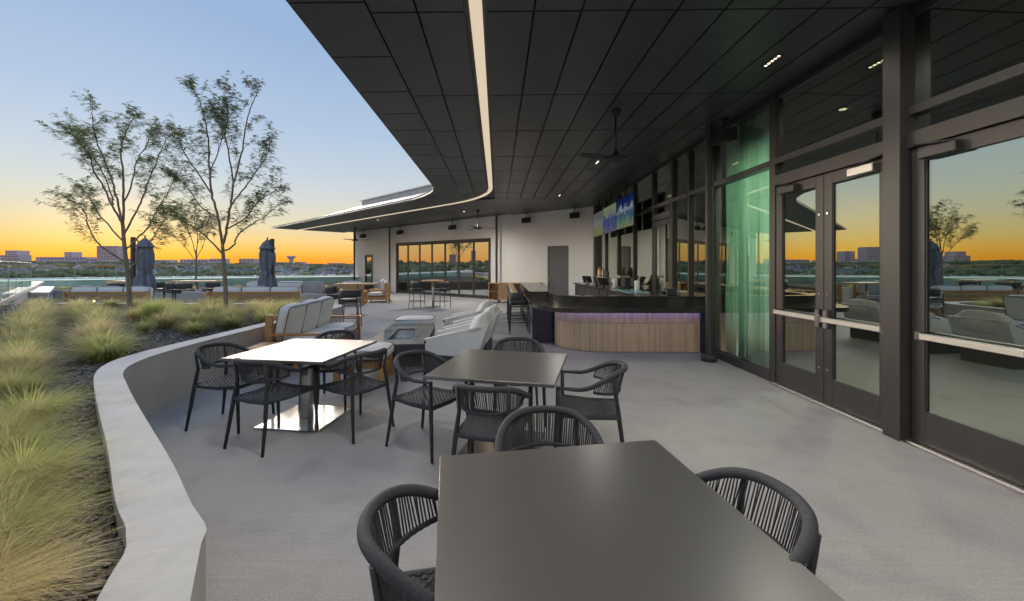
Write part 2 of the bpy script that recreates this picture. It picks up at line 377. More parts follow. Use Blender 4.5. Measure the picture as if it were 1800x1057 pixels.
MB().box(-24,11,-8,27,-16,-.45).prism([(-24,8),(-24,20),(-27,19)],-16,-.45).build('building_base', M['wallside'], kind='structure')

# ---------------------------------------------------------------- white wall with its doors
WA = math.atan2(.607, -.795); WO = (3.235, 15.98)
def sw(px):
    dx = (px-900)/700; Y = 18.45/(1+.764*dx); return (WO[0]-dx*Y)/.795, Y
ww = thing('white_wall', 'long white stucco wall under the canopy at the far end of the terrace', 'wall', (*WO, 0), WA)
L_END = 17.2
def wbox(s0, s1, z0, z1): return MB().box(s0, s1, -.22, 0, z0, z1)
zt = 4.12
wbox(-1.2,1.10,0,zt).build('wall_section', M['white'], ww)
wbox(1.10,2.12,2.45,zt).build('wall_section', M['white'], ww)
wbox(2.12,5.36,0,zt).build('wall_section', M['white'], ww)
wbox(5.36,12.74,2.94,zt).build('wall_section', M['white'], ww)
wbox(12.74,15.14,0,zt).build('wall_section', M['white'], ww)
wbox(15.14,15.99,2.29,zt).build('wall_section', M['white'], ww)
wbox(15.99,L_END,0,zt).build('wall_section', M['white'], ww)
MB().box(L_END-.2,L_END,-5,-.222,0,zt).build('return_wall', M['white'], ww)
MB().box(4,L_END-.25,-5,-4.8,0,zt).box(4.0,4.2,-4.8,-.222,0,zt).box(4.2,L_END-.25,-4.8,-.222,.004,.02).build('dark_room', M['interior'], ww)
# folding glass doors
fd = thing('folding_door', 'seven panel folding glass door reflecting the sunset in the white wall', 'glass door', (*WO,0), WA)
MB().box(5.36,12.74,-.12,.03,2.86,2.94).box(5.36,12.74,-.12,.05,0,.035).box(5.36,5.44,-.12,.03,.035,2.86).box(12.66,12.74,-.12,.03,.035,2.86).build('door_frame', M['bronze'], fd)
pw = (12.66-5.44)/7
lf = MB().box(0,.055,-.03,.02,.04,2.85).box(pw-.06,pw-.005,-.03,.02,.04,2.85).box(.055,pw-.06,-.03,.02,.04,.15).box(.055,pw-.06,-.03,.02,2.76,2.85).mesh('leaf_frame'); lf.materials.append(M['bronze'])
gp = MB().box(.055,pw-.06,-.01,.004,.15,2.76).mesh('pane'); gp.materials.append(M['fglass'])
hd = MB().box(pw-.045,pw-.02,.02,.05,.95,1.2).mesh('handle'); hd.materials.append(M['black'])
for k in range(7):
    e = link(bpy.data.objects.new('leaf_frame', lf), fd); e.location = (5.44+k*pw, 0, 0)
    link(bpy.data.objects.new('pane', gp), e)
    if k in (0, 6): link(bpy.data.objects.new('handle', hd), e)
# solid door
d = thing('steel_door', 'flat dark grey steel door in the white wall beside the bar', 'door', (*WO,0), WA)
MB().bbox(1.17,2.05,-.05,-.005,.01,2.38,.004).build('door_leaf', M['door'], d)
MB().box(1.10,1.16,-.1,.02,0,2.45).box(2.06,2.12,-.1,.02,0,2.45).box(1.16,2.06,-.1,.02,2.39,2.45).build('door_frame', M['door'], d)
MB().bbox(1.94,2.02,0,.02,.93,1.13,.004).tube([(1.99,.02,1.02),(1.99,.06,1.02),(1.87,.06,1.02)],.011).build('door_handle', M['steel'], d)
MB().box(1.155,1.175,-.004,.012,.3,.42).box(1.155,1.175,-.004,.012,1.95,2.07).build('hinge', M['steel'], d)
# narrow glass door at the left end
d = thing('narrow_glass_door', 'narrow dark framed glass door at the left end of the white wall', 'door', (*WO,0), WA)
MB().box(15.14,15.20,-.1,.02,0,2.29).box(15.93,15.99,-.1,.02,0,2.29).box(15.2,15.93,-.1,.02,2.23,2.29).build('door_frame', M['bronze'], d)
MB().box(15.21,15.30,-.05,0,.01,2.22).box(15.83,15.92,-.05,0,.01,2.22).box(15.30,15.83,-.05,0,.01,.25).box(15.30,15.83,-.05,0,2.13,2.22).build('door_leaf', M['bronze'], d)
MB().box(15.30,15.83,-.03,-.018,.25,2.13).build('pane', M['fglass'], d)
MB().box(15.22,15.9,.03,.07,.98,1.04).build('push_bar', M['steel2'], d)
# slender columns in front of the wall
def pipe_col(loc, r, label):
    c = thing('steel_column', label, 'column', (*loc,0))
    MB().tube([(0,0,.0),(0,0,ceil_z(*loc)+.03)], r, 14, caps=False).build('shaft', M['bronze'] , c)
    MB().lathe([(r+.085,0),(r+.085,.03),(r+.05,.05),(r+.004,.055)],n=20).build('base_plate', M['bronze'], c)
    return c
def wpt(s, off): return (WO[0]+math.cos(WA)*s-math.sin(WA)*off, WO[1]+math.sin(WA)*s+math.cos(WA)*off)
pipe_col(wpt(4.75,.30), .055, 'slim dark column between the folding door and the steel door')
pipe_col(wpt(12.98,.30), .055, 'slim dark column just left of the folding door')
pipe_col(wpt(16.75,.30), .055, 'slim dark column at the left corner of the white wall')
c = thing('steel_column', 'thick round steel column standing where the bar meets the glass wall', 'column', (3.37,6.80,0))
MB().tube([(0,0,.0),(0,0,4.08)], .062, 20, caps=False).build('shaft', M['bronze'], c)
MB().lathe([(.125,0),(.125,.10),(.118,.112),(.064,.114)],n=28).build('base_collar', M['bronze'], c)

# ---------------------------------------------------------------- storefront glass wall on the right (local y runs along it, -x faces the terrace)
SX, SR = 3.86, .028
sf = thing('glass_storefront', 'tall dark bronze framed glass wall along the right of the terrace', 'glass wall', (SX,0,0), SR)
Z1, Z2, ZH, ZD, ZTOP = 3.03, 3.11, 2.865, 2.72, 4.0
mull = [(-7.0,.07),(-5.2,.07),(-3.4,.07),(-1.6,.07),(.18,.07),(1.62,.17),(3.785,.17),(5.57,.12),(7.14,.065),(8.06,.06),(8.84,.065),(9.97,.065),(11.42,.065),(12.95,.065),(14.5,.065),(15.85,.3)]
for y, w in mull:
    dep = .16 if w > .16 else .07
    MB().bbox(-dep,.08,y-w/2,y+w/2,0,ZTOP+.04,.004).build('mullion', M['bronze'], sf)
MB().box(-.05,.1,-7,15.9,ZTOP,4.2).build('head_beam', M['black'], sf)
bays = [(mull[i][0]+mull[i][1]/2, mull[i+1][0]-mull[i+1][1]/2) for i in range(len(mull)-1)]
doors = {5:2, 6:2, 10:1, 4:2}
CURT = 7
for i, (a, b) in enumerate(bays):
    MB().box(-.075,.06,a,b,Z1,Z2).build('transom', M['bronze'], sf)
    MB().box(-.012,0,a,b,Z2,ZTOP).build('pane', M['curtglass'] if i==CURT else M['glass'], sf)
    MB().box(-.03,.03,a,b,ZTOP-.05,ZTOP).build('head_rail', M['bronze'], sf)
    if i in doors:
        MB().box(-.012,0,a,b,ZH,Z1).build('pane', M['glass'], sf)
        MB().box(-.085,.06,a,b,ZD,ZH).build('door_header', M['bronze'], sf)
        MB().box(-.11,.09,a,b,.0,.022).box(-.16,-.11,a,b,0,.012).build('threshold', M['steel2'], sf)
    else:
        MB().box(-.07,.06,a,b,0,.12).build('sill', M['bronze'], sf)
        MB().box(-.012,0,a,b,.12,Z1).build('pane', M['curtglass'] if i==CURT else M['glass'], sf)
def door_leaf(y0, y1, hinge_far, label, bar=True, closer=True):
    "a glass door leaf between y0<y1 along the storefront"
    d = thing('glass_door', label, 'glass door', (SX,0,0), SR, 'glass doors of the storefront')
    st, tp, bt = .115, .13, .30
    x0, x1 = -.06, -.012
    for (a, b, z0, z1, nm) in [(y0,y0+st,.026,ZD-.012,'stile'),(y1-st,y1,.026,ZD-.012,'stile'),(y0+st,y1-st,ZD-.012-tp,ZD-.012,'top_rail'),(y0+st,y1-st,.026,.026+bt,'bottom_rail')]:
        MB().bbox(x0,x1,a,b,z0,z1,.003).build(nm, M['bronze'], d)
    MB().box(-.04,-.03,y0+st,y1-st,.026+bt,ZD-.012-tp).build('pane', M['glass'], d)
    gk = MB()
    zb, ztp = .026+bt, ZD-.012-tp
    gk.box(-.052,-.041,y0+st,y0+st+.014,zb,ztp).box(-.052,-.041,y1-st-.014,y1-st,zb,ztp); gk.build('gasket', M['black'], d)
    if bar:
        m = (y0+y1)/2; f = 1 if hinge_far else -1
        b = MB().bbox(-.135,-.09,m-.36,m+.36,.975,1.035,.006).build('push_bar', M['steel2'], d)
        ea = MB()
        for s in (-1,1):
            yy = m+s*.36; ea.bbox(-.13,-.06,min(yy,yy+s*.045),max(yy,yy+s*.045),.965,1.045,.005)
        ea.build('bar_end', M['steel'], d)
        yl = (y0+.055) if hinge_far else (y1-.055)
        MB().bbox(-.105,-.06,yl-.03,yl+.03,.90,1.12,.008).build('lock_case', M['steel'], d)
    if closer:
        yh = y1-.12 if hinge_far else y0+.12; f = -1 if hinge_far else 1
        ya, yb = sorted((yh, yh+f*.30)); MB().bbox(-.135,-.061,ya,yb,ZD-.135,ZD-.05,.006).build('door_closer', M['steel2'] if not hinge_far else M['bronze'], d)
        MB().tube([(-.10,yh+f*.26,ZD-.04),(-.12,yh+f*.05,ZD-.01),(-.095,yh-f*.06,ZD+.01)],.012,6).build('closer_arm', M['black'], d)
    bo = MB(); yl = (y0+.055) if hinge_far else (y1-.055)
    for z in (.42,1.28,2.22): bo.lathe([(.016,0),(.016,.006),(.010,.009)], n=10)
    bo = MB()
    for z in (.42,1.3,2.24): bo.tube([(-.058,yl,z),(-.07,yl,z)],.014,10)
    bo.build('bolt_cap', M['steel'], d)
    return d
a, b = bays[6]; m = (a+b)/2
door_leaf(m+.004, b-.01, True, 'glass door leaf nearest the green curtain')
door_leaf(a+.01, m-.004, False, 'right leaf of the double glass doors with a bright closer box')
a, b = bays[5]; m = (a+b)/2
door_leaf(m+.004, b-.01, True, 'glass door leaf at the right edge, reflecting a bit of tree')
a, b = bays[10]
door_leaf(a+.02, b-.02, True, 'narrow glass door behind the bar between two mullions', bar=False, closer=False)
# dark interior behind the glass
MB().box(.15,7,-7,15.9,-.02,.012).build('interior_floor', M['intfloor'], sf)
MB().box(6.9,7,-7,15.9,.012,4.2).box(.15,6.9,-7.1,-7,.012,4.2).box(.15,6.9,15.7,15.8,.012,4.2).build('interior_wall', M['interior'], sf)
MB().box(.101,7,-7,15.9,4.1,4.2).build('interior_ceiling', M['black'], sf)
# curtain
cu = MB(); vs=[]; fs=[]; n=160; y0c,y1c=5.66,7.0
for k in range(n+1):
    t=k/n; y=y0c+(y1c-y0c)*t; w=.045*math.sin(t*2*math.pi*13)+.018*math.sin(t*2*math.pi*29+1)
    for j in range(9):
        z=.03+3.93*j/8; q=1-.25*(j/8)
        vs.append((.14+w*q+.008*math.sin(j*1.3+t*9), y+.02*math.sin(t*60)*(1-j/8)+(.10*(1-t)*(j/8)**2), z))
for k in range(n):
    for j in range(8): fs.append((k*9+j,(k+1)*9+j,(k+1)*9+j+1,k*9+j+1))
cu.add(vs,fs,True)
co_ = cu.build('curtain', M['curtain'], None, label='sheer green floor to ceiling curtain hanging behind the glass', cat='curtain')
co_.location=(SX,0,0); co_.rotation_euler=(0,0,SR)
so=co_.modifiers.new('thick','SOLIDIFY'); so.thickness=.002

# ---------------------------------------------------------------- canopy
def cpt(x, y, dz=0): return (x, y, ceil_z(x, y)+dz)
can = thing('canopy', 'large dark panelled canopy roof sweeping over the terrace', 'canopy', (0,0,0))
O = Vector((-2.58,13.3)); Wd = Vector((-.755,.656)); Nd = Vector((.656,.755))
def wing(w, n): p = O + Wd*w + Nd*n; return (p.x, p.y)
U = lambda u, y: (u-.037*y, y)
edge = [U(-1.91,-8)] + [U(-1.91,y) for y in (0,6,11,11.8)] 
c0 = Vector(U(-1.91,11.8)); c1 = Vector(wing(1.3,0)); ctl = Vector(U(-1.91,12.85))
for k in range(1,9):
    t=k/8; p=c0*(1-t)**2+ctl*2*t*(1-t)+c1*t*t; edge.append((p.x,p.y))
edge += [wing(w,0) for w in (4,7,10,13,15.2)]
back = [wing(15.0,5.4), (-8.5,29.5),(4.6,20),(4.6,-8)]
poly = edge + back
MB().prism(poly, lambda x,y: ceil_z(x,y)+.06, lambda x,y: ceil_z(x,y)+.09).build('soffit_backing', M['soffitb'], can)
def panel(q, name='soffit_panel'):
    g = .011; c = Vector((sum(p[0] for p in q)/4, sum(p[1] for p in q)/4))
    e = []
    for i in range(4):
        p = Vector(q[i]); a = (Vector(q[i-1])-p).normalized(); b2 = (Vector(q[(i+1)%4])-p).normalized()
        e.append(p + a*g + b2*g)
    mb = MB().prism([(p.x,p.y) for p in e], lambda x,y: ceil_z(x,y), lambda x,y: ceil_z(x,y)+.028)
    return mb.build(name, M['soffit'], can)
ys = [-7.4,-5.7,-4.1,-2.6,-1.1,.4,2.0,3.75,5.57,7.03,8.67,9.87,11.3,12.8,14.0]
us = [-.10,.346,.795,1.245,1.695,2.145,2.595,3.045,3.495,3.93]
for i in range(len(us)-1):
    for j in range(len(ys)-1):
        panel([U(us[i],ys[j]),U(us[i+1],ys[j]),U(us[i+1],ys[j+1]),U(us[i],ys[j+1])])
ul = [-1.195,-.75,-.305]
for i in range(2):
    for j in range(len(ys)-2):
        panel([U(ul[i],ys[j]),U(ul[i+1],ys[j]),U(ul[i+1],ys[j+1]),U(ul[i],ys[j+1])])
yo = [-7.4,-5.7,-4.1,-2.6,-1.1,.4,1.2,2.0,2.8,3.6,4.53,5.43,6.2,6.94,7.75,8.5,9.6,10.4,11.2,11.8]
for j in range(len(yo)-1):
    panel([U(-1.905,yo[j]),U(-1.195,yo[j]),U(-1.195,yo[j+1]),U(-1.905,yo[j+1])])
# corner fan pieces and far wing
ang = [c0*(1-t)**2+ctl*2*t*(1-t)+c1*t*t for t in (0,.34,.67,1)]
ci0 = Vector(U(-1.195,11.8)); ci1 = Vector(wing(.6,1.30)); cic=Vector(U(-.98,13.2))
inn = [ci0*(1-t)**2+cic*2*t*(1-t)+ci1*t*t for t in (0,.34,.67,1)]
for k in range(3): panel([tuple(ang[k]),tuple(inn[k]),tuple(inn[k+1]),tuple(ang[k+1])])
wl = [1.3,2.6,4.0,5.4,6.8,8.2,9.6,11.0,12.4,13.8,15.1]
for k in range(len(wl)-1):
    panel([wing(wl[k] if k else .9,0.005),wing(wl[k] if k else .6,1.38),wing(wl[k+1],1.38),wing(wl[k+1],0.005)])
    panel([wing(wl[k],1.66),wing(wl[k],3.0),wing(wl[k+1],3.0),wing(wl[k+1],1.66)])
    panel([wing(wl[k],3.0),wing(wl[k],4.3),wing(wl[k+1],4.3),wing(wl[k+1],3.0)])
FIELD=True
# light strip
ls = thing('light_strip', 'long glowing linear light strip curving along the canopy underside', 'light strip', (0,0,0))
mid = [Vector(U(-.20,y)) for y in [-7.5+1.2*k for k in range(16)]]
mid = [p for p in mid if p.y < 12.0] + [Vector(U(-.20,12.0))]
a0 = Vector(U(-.20,12.0)); a1 = Vector(wing(1.0,1.52)); ac = Vector(U(-.20,13.75))
arc = [a0*(1-t)**2+ac*2*t*(1-t)+a1*t*t for t in [k/12 for k in range(1,13)]]
far = [Vector(wing(w,1.52)) for w in [1.0+1.25*k for k in range(1,12)]]
fa=[p+(Vector((1.2,16.2))-p).normalized()*.10 for p in arc if p.y>13.3]
fld=[U(-.09,13.99+.02),U(3.93,14.01),(3.7,16.6),wing(1.29,6.0),wing(1.29,1.68)]+[tuple(p) for p in fa[::-1] if p.y<15.0 and p.y>14.03]
MB().prism(fld, lambda x,y: ceil_z(x,y), lambda x,y: ceil_z(x,y)+.028).build('soffit_field', M['soffit'], can)
def ribbon(pts, hw, z0, z1):
    vs=[]; m=len(pts)
    for i,p in enumerate(pts):
        t=(pts[min(i+1,m-1)]-pts[max(i-1,0)]).normalized(); nrm=Vector((-t.y,t.x))
        for s in (-1,1):
            q=p+nrm*hw*s; vs += [(q.x,q.y,ceil_z(q.x,q.y)+z0),(q.x,q.y,ceil_z(q.x,q.y)+z1)]
    fs=[]
    for i in range(m-1):
        a=i*4; b=a+4
        fs += [(a,b,b+2,a+2),(a+1,a+3,b+3,b+1),(a,a+1,b+1,b),(a+2,b+2,b+3,a+3)]
    fs += [(0,2,3,1),((m-1)*4,(m-1)*4+1,(m-1)*4+3,(m-1)*4+2)]
    return MB().add(vs,fs)
def shrink(a,b,g=.006):
    t=(b-a).normalized(); return [a+t*g,b-t*g]
for i in range(len(mid)-1): ribbon(shrink(mid[i],mid[i+1]), .06, .002,.02).build('diffuser', M['strip'], ls)
ribbon([a0]+arc[:6], .06,.002,.02).build('diffuser', M['strip'], ls)
ribbon(arc[5:], .06,.002,.02).build('diffuser', M['strip'], ls)
seg=[arc[-1]]+far
for i in range(len(seg)-1): ribbon(shrink(seg[i],seg[i+1]), .06, .002,.02).build('diffuser', M['strip'], ls)
# sloping zinc roof edge
up = lambda p, dn, dz: p
def inset(i):
    p=Vector(edge[i]); t=(Vector(edge[min(i+1,len(edge)-1)])-Vector(edge[max(i-1,0)])).normalized()
    return p+Vector((t.y,-t.x))*1.25
E2=[]
for i in range(len(edge)-1):
    a=Vector(edge[i]); b=Vector(edge[i+1]); L=(b-a).length; k=max(1,int(L/1.0))
    for q in range(k): E2.append(a+(b-a)*q/k)
E2.append(Vector(edge[-1]))
tot=len(E2)
def ins(i):
    t=(E2[min(i+1,tot-1)]-E2[max(i-1,0)]).normalized(); nrm=Vector((t.y,-t.x))
    d=1.15 if i>3 else 1.15
    return E2[i]+nrm*d
for i in range(tot-1):
    a,b=E2[i],E2[i+1]; ai,bi=ins(i),ins(i+1)
    g=(b-a).normalized()*.008
    lo=.02; hi=.52*(1 - .55*max(0,(i-(tot-9))/9))
    P=[cpt(*(a+g),lo),cpt(*(b-g),lo),cpt(*(bi-g),hi),cpt(*(ai+g),hi)]
    Q=[(p[0],p[1],p[2]+.03) for p in P]
    MB().hexa(P+Q).build('roof_edge_panel', M['roofmetal'], can)
top=[tuple(ins(i)) for i in range(tot)]
MB().prism(top+[wing(14.0,5.4),(-8.5,29.5),(4.6,20),(4.6,-8)], lambda x,y: ceil_z(x,y)+.1, lambda x,y: ceil_z(x,y)+.24).build('roof_deck', M['wallside'], can)
kb=[wing(w,1.3) for w in (.2,7.2)]; kc=[wing(w,1.55) for w in (7.2,.2)]
MB().prism(kb+kc, lambda x,y: ceil_z(x,y)+.3, lambda x,y: ceil_z(x,y)+.82).build('roof_kerb', M['wallconc'], can)
MB().prism([wing(w,n) for w,n in ((.1,1.24),(7.3,1.24),(7.3,1.62),(.1,1.62))], lambda x,y: ceil_z(x,y)+.822, lambda x,y: ceil_z(x,y)+.87).build('roof_kerb_cap', M['cap'], can)

# ---------------------------------------------------------------- planter wall along the terrace
ZW=.64; ZB=.52
outer=[(-.30,.13),(-.62,.64),(-.961,1.184),(-1.12,1.43),(-1.154,1.50),(-1.19,1.54),(-1.328,1.651),(-1.706,2.0),(-2.241,2.465),(-2.844,2.99),(-3.30,3.40),(-3.60,3.68),(-3.80,3.95),(-3.94,4.30),(-4.02,4.8),(-4.05,5.45),(-4.06,6.4),(-4.07,7.5),(-4.08,8.6),(-4.10,9.4),(-4.16,9.75),(-4.32,10.05),(-4.6,10.28),(-5.0,10.4),(-7,10.45),(-10,10.5),(-12.85,10.55)]
def offs(pts, d):
    out=[]
    for i,p in enumerate(pts):
        t=(Vector(pts[min(i+1,len(pts)-1)])-Vector(pts[max(i-1,0)])).normalized()
        out.append((p[0]-t.y*d, p[1]+t.x*d))
    return out
inner=offs(outer,.235)
pl=thing('planter_wall', 'curving grey concrete planter wall with a pale cap along the terrace', 'planter wall', (0,0,0))
def strip_solid(a,b,z0,z1):
    n=len(a); vs=[]
    for p,q in zip(a,b): vs += [(p[0],p[1],z0),(p[0],p[1],z1),(q[0],q[1],z1),(q[0],q[1],z0)]
    fs=[]
    for i in range(n-1):
        k=i*4; j=k+4
        for e in range(4): fs.append((k+e,k+(e+1)%4,j+(e+1)%4,j+e))
    fs += [(0,3,2,1),((n-1)*4,(n-1)*4+1,(n-1)*4+2,(n-1)*4+3)]
    return vs,fs
def resample(pts, step=.12):
    "smooth a polyline (Catmull-Rom)"
    out=[]; n=len(pts); P=[Vector(p) for p in pts]
    for i in range(n-1):
        p0,p1,p2,p3=P[max(i-1,0)],P[i],P[i+1],P[min(i+2,n-1)]
        k=max(1,int((p2-p1).length/step))
        for q in range(k):
            t=q/k; v=.5*((2*p1)+(p2-p0)*t+(2*p0-5*p1+4*p2-p3)*t*t+(3*p1-p0-3*p2+p3)*t**3); out.append(tuple(v))
    out.append(tuple(P[-1])); return out
inner=[(-.50,.01),(-.82,.51),(-1.16,1.06),(-1.30,1.30),(-1.335,1.37),(-1.37,1.42),(-1.47,1.52),(-1.69,1.70),(-2.229,2.197),(-2.847,2.745),(-3.53,3.365),(-3.815,3.646),(-4.03,3.91),(-4.20,4.25),(-4.27,4.7),(-4.28,5.3),(-4.29,6.4),(-4.30,7.5),(-4.31,8.6),(-4.33,9.35),(-4.40,9.65),(-4.53,9.88),(-4.75,10.05),(-5.05,10.165),(-7,10.215),(-10,10.265),(-12.85,10.315)]
ks_=[max(1,int((Vector(outer[i+1])-Vector(outer[i])).length/.12)) for i in range(len(outer)-1)]
def resample_k(pts):
    out=[]; n=len(pts); P=[Vector(p) for p in pts]
    for i in range(n-1):
        p0,p1,p2,p3=P[max(i-1,0)],P[i],P[i+1],P[min(i+2,n-1)]
        for q in range(ks_[i]):
            t=q/ks_[i]; out.append(tuple(.5*((2*p1)+(p2-p0)*t+(2*p0-5*p1+4*p2-p3)*t*t+(3*p1-p0-3*p2+p3)*t**3)))
    out.append(tuple(P[-1])); return out
os_=resample_k(outer); is_=resample_k(inner)
vs,fs=strip_solid(os_,is_,0,ZW-.012); MB().add(vs,fs).build('wall_body', M['wallside'], pl)
o2=offs(os_,-.003); i2=offs(is_,.003)
vs,fs=strip_solid(o2,i2,ZW-.012,ZW); MB().add(vs,fs).build('wall_cap', M['wallconc'], pl)
railA=Vector((-2.35,.77)); railD=Vector((-1.097,1)).normalized(); railE=Vector((-16.5,13.8))
i_far=[((a[0]+b[0])/2,(a[1]+b[1])/2) for a,b in zip(os_,is_)]
bed=i_far+[(-12.8,10.30),(-9.9,7.65),(-2.35,.77),(-1.4,-.1)]
MB().prism(bed, -.02, ZB).build('planting_bed', M['soil'], kind='structure')

# far planter in front of the parapet
fp=[(-20.5,15.6),(-17,16.2),(-8.6,16.6),(-8.2,16.9),(-8.1,17.4),(-8.6,22),(-20,17.6)]
f2=thing('planter_box', 'low grey planter box in front of the far glass rail', 'planter wall', (0,0,0))
vs,fs=strip_solid(resample(fp[:5],.3),offs(resample(fp[:5],.3),.2),0,.63); MB().add(vs,fs).build('wall_body', M['wallside'], f2)
MB().prism([(-20.3,15.8),(-17,16.36),(-8.6,16.76),(-8.3,17.4),(-8.8,25.9),(-21,19.3)],0.004,.52).build('soil_bed', M['soil'], f2)

# ---------------------------------------------------------------- parapet, glass rails
PA=Vector((-24.0,18.8)); PB=Vector((-10.1,26.15)); pd=(PB-PA).normalized(); pn=Vector((pd.y,-pd.x))
pa=thing('parapet', 'low parapet with a white cap along the far edge of the terrace', 'parapet', (0,0,0))
def pstrip(a,b,o0,o1,z0,z1): 
    d=(b-a).normalized(); n=Vector((d.y,-d.x))
    return MB().prism([tuple(a+n*o0),tuple(b+n*o0),tuple(b+n*o1),tuple(a+n*o1)],z0,z1)
PA0=PA-pd*8
pstrip(PA0,PB,-.3,0,-.39,.878).build('wall_body', M['wallside'], pa)
def capsec(o,z): return [tuple(PA0+pn*o)+(z,),tuple(PB+pn*o)+(z,)]
c_=[capsec(o,z) for o,z in ((-.36,.88),(.09,.88),(-.04,1.0),(-.36,1.0))]
pstrip(PA0,PB,.091,.105,.885,.93).build('light_line', M['line'], pa)
MB().add([c_[0][0],c_[1][0],c_[2][0],c_[3][0],c_[0][1],c_[1][1],c_[2][1],c_[3][1]],[(0,1,2,3),(7,6,5,4),(0,4,5,1),(1,5,6,2),(2,6,7,3),(3,7,4,0)]).build('cap', M['cap'], pa)
pstrip(PA0,PB,.002,.03,.50,.878).build('glass_fascia', M['fascia'], pa)
gr=thing('far_glass_rail', 'clear glass guard rail standing before the far parapet', 'glass rail', (0,0,0))
L=(PB-PA).length
g0=PA+pd*1.0; ng=8; gl=(L-1.0-2.6)/ng
for k in range(ng):
    a=g0+pd*(gl*k+.012); b=g0+pd*(gl*(k+1)-.012)
    p=pstrip(a,b,.28,.298,.16,1.64).build('glass_panel', M['rail'], gr)
    ed=MB().tube([(a.x+pn.x*.289,a.y+pn.y*.289,.17),(a.x+pn.x*.289,a.y+pn.y*.289,1.645),(b.x+pn.x*.289,b.y+pn.y*.289,1.645)],.011,5).build('glass_edge', M['edge'], p)
    cl=MB()
    for q in (.2,.8):
        c=a+(b-a)*q+pn*.29
        for z in (.62,.78): cl.box(c.x-.03,c.x+.03,c.y-.04,c.y+.03,z,z+.04)
    cl.build('clamp', M['steel'], p)
pstrip(g0,g0+pd*(gl*ng),.24,.34,.004,.158).build('base_rail', M['steel'], gr)
gl_=thing('near_glass_rail', 'glass guard rail on steel clamps along the left edge of the planting', 'glass rail', (0,0,0))
rd=railD; rn=Vector((-rd.y,rd.x))   # rn points outwards
Lr=(railE-railA).length; k=0; s=Lr
seams=[Lr-1.75*q for q in range(0,11)]
for q in range(len(seams)-1):
    b=railA+rd*(seams[q]-.01); a=railA+rd*(seams[q+1]+.01)
    n=Vector((rd.y,-rd.x))
    p=MB().prism([tuple(a),tuple(b),tuple(b-n*.018),tuple(a-n*.018)],.50,1.71).build('glass_panel', M['railL'], gl_)
    MB().tube([tuple(a-n*.009)+(.5,),tuple(a-n*.009)+(1.715,),tuple(b-n*.009)+(1.715,),tuple(b-n*.009)+(.5,)],.012,5).build('glass_edge', M['edge'], p)
    for f in (.25,.75):
        c=a+(b-a)*f
        MB().tube([(c.x,c.y,.60),tuple(c+n*.05)+(.60,)],.03,10).lathe([(.05,0),(.05,.06)],(c.x+n.x*.05,c.y+n.y*.05,.50),10).build('clamp', M['steel'], p)
lp=thing('left_parapet', 'wide pale capped parapet outside the left glass rail', 'parapet', (0,0,0))
nL=Vector((rd.y,-rd.x))
a=railA+rd*.2; b=railE+rd*6.5
MB().prism([tuple(a-nL*.05),tuple(b-nL*.05),tuple(b-nL*1.1),tuple(a-nL*1.1)],-.39,.82).build('wall_body', M['wallside'], lp)
MB().prism([tuple(a-nL*.03),tuple(b-nL*.03),tuple(b-nL*1.15),tuple(a-nL*1.15)],.82,.90).build('cap', M['ledge'], lp)
# ledge table by the corner of the rail
lt=thing('ledge_table', 'long pale ledge counter on a box support at the left corner', 'counter', (0,0,0))
q0=Vector(G(46,514,.78)); q1=Vector(G(86,514,.78)); e0=q0+rd*5.2; e1=q1+rd*5.2
MB().prism([tuple(q0),tuple(q1),tuple(e1),tuple(e0)],.72,.78).build('counter_top', M['ledge'], lt)
mm=(q0+q1)/2+rd*.5
MB().prism([tuple(mm+nL*.2),tuple(mm-nL*.2),tuple(mm-nL*.2+rd*.5),tuple(mm+nL*.2+rd*.5)],0,.719).build('box_support', M['shellw'], lt)
MB().prism([tuple(mm+nL*.2+rd*4),tuple(mm-nL*.2+rd*4),tuple(mm-nL*.2+rd*4.4),tuple(mm+nL*.2+rd*4.4)],0,.719).build('box_support', M['shellw'], lt)
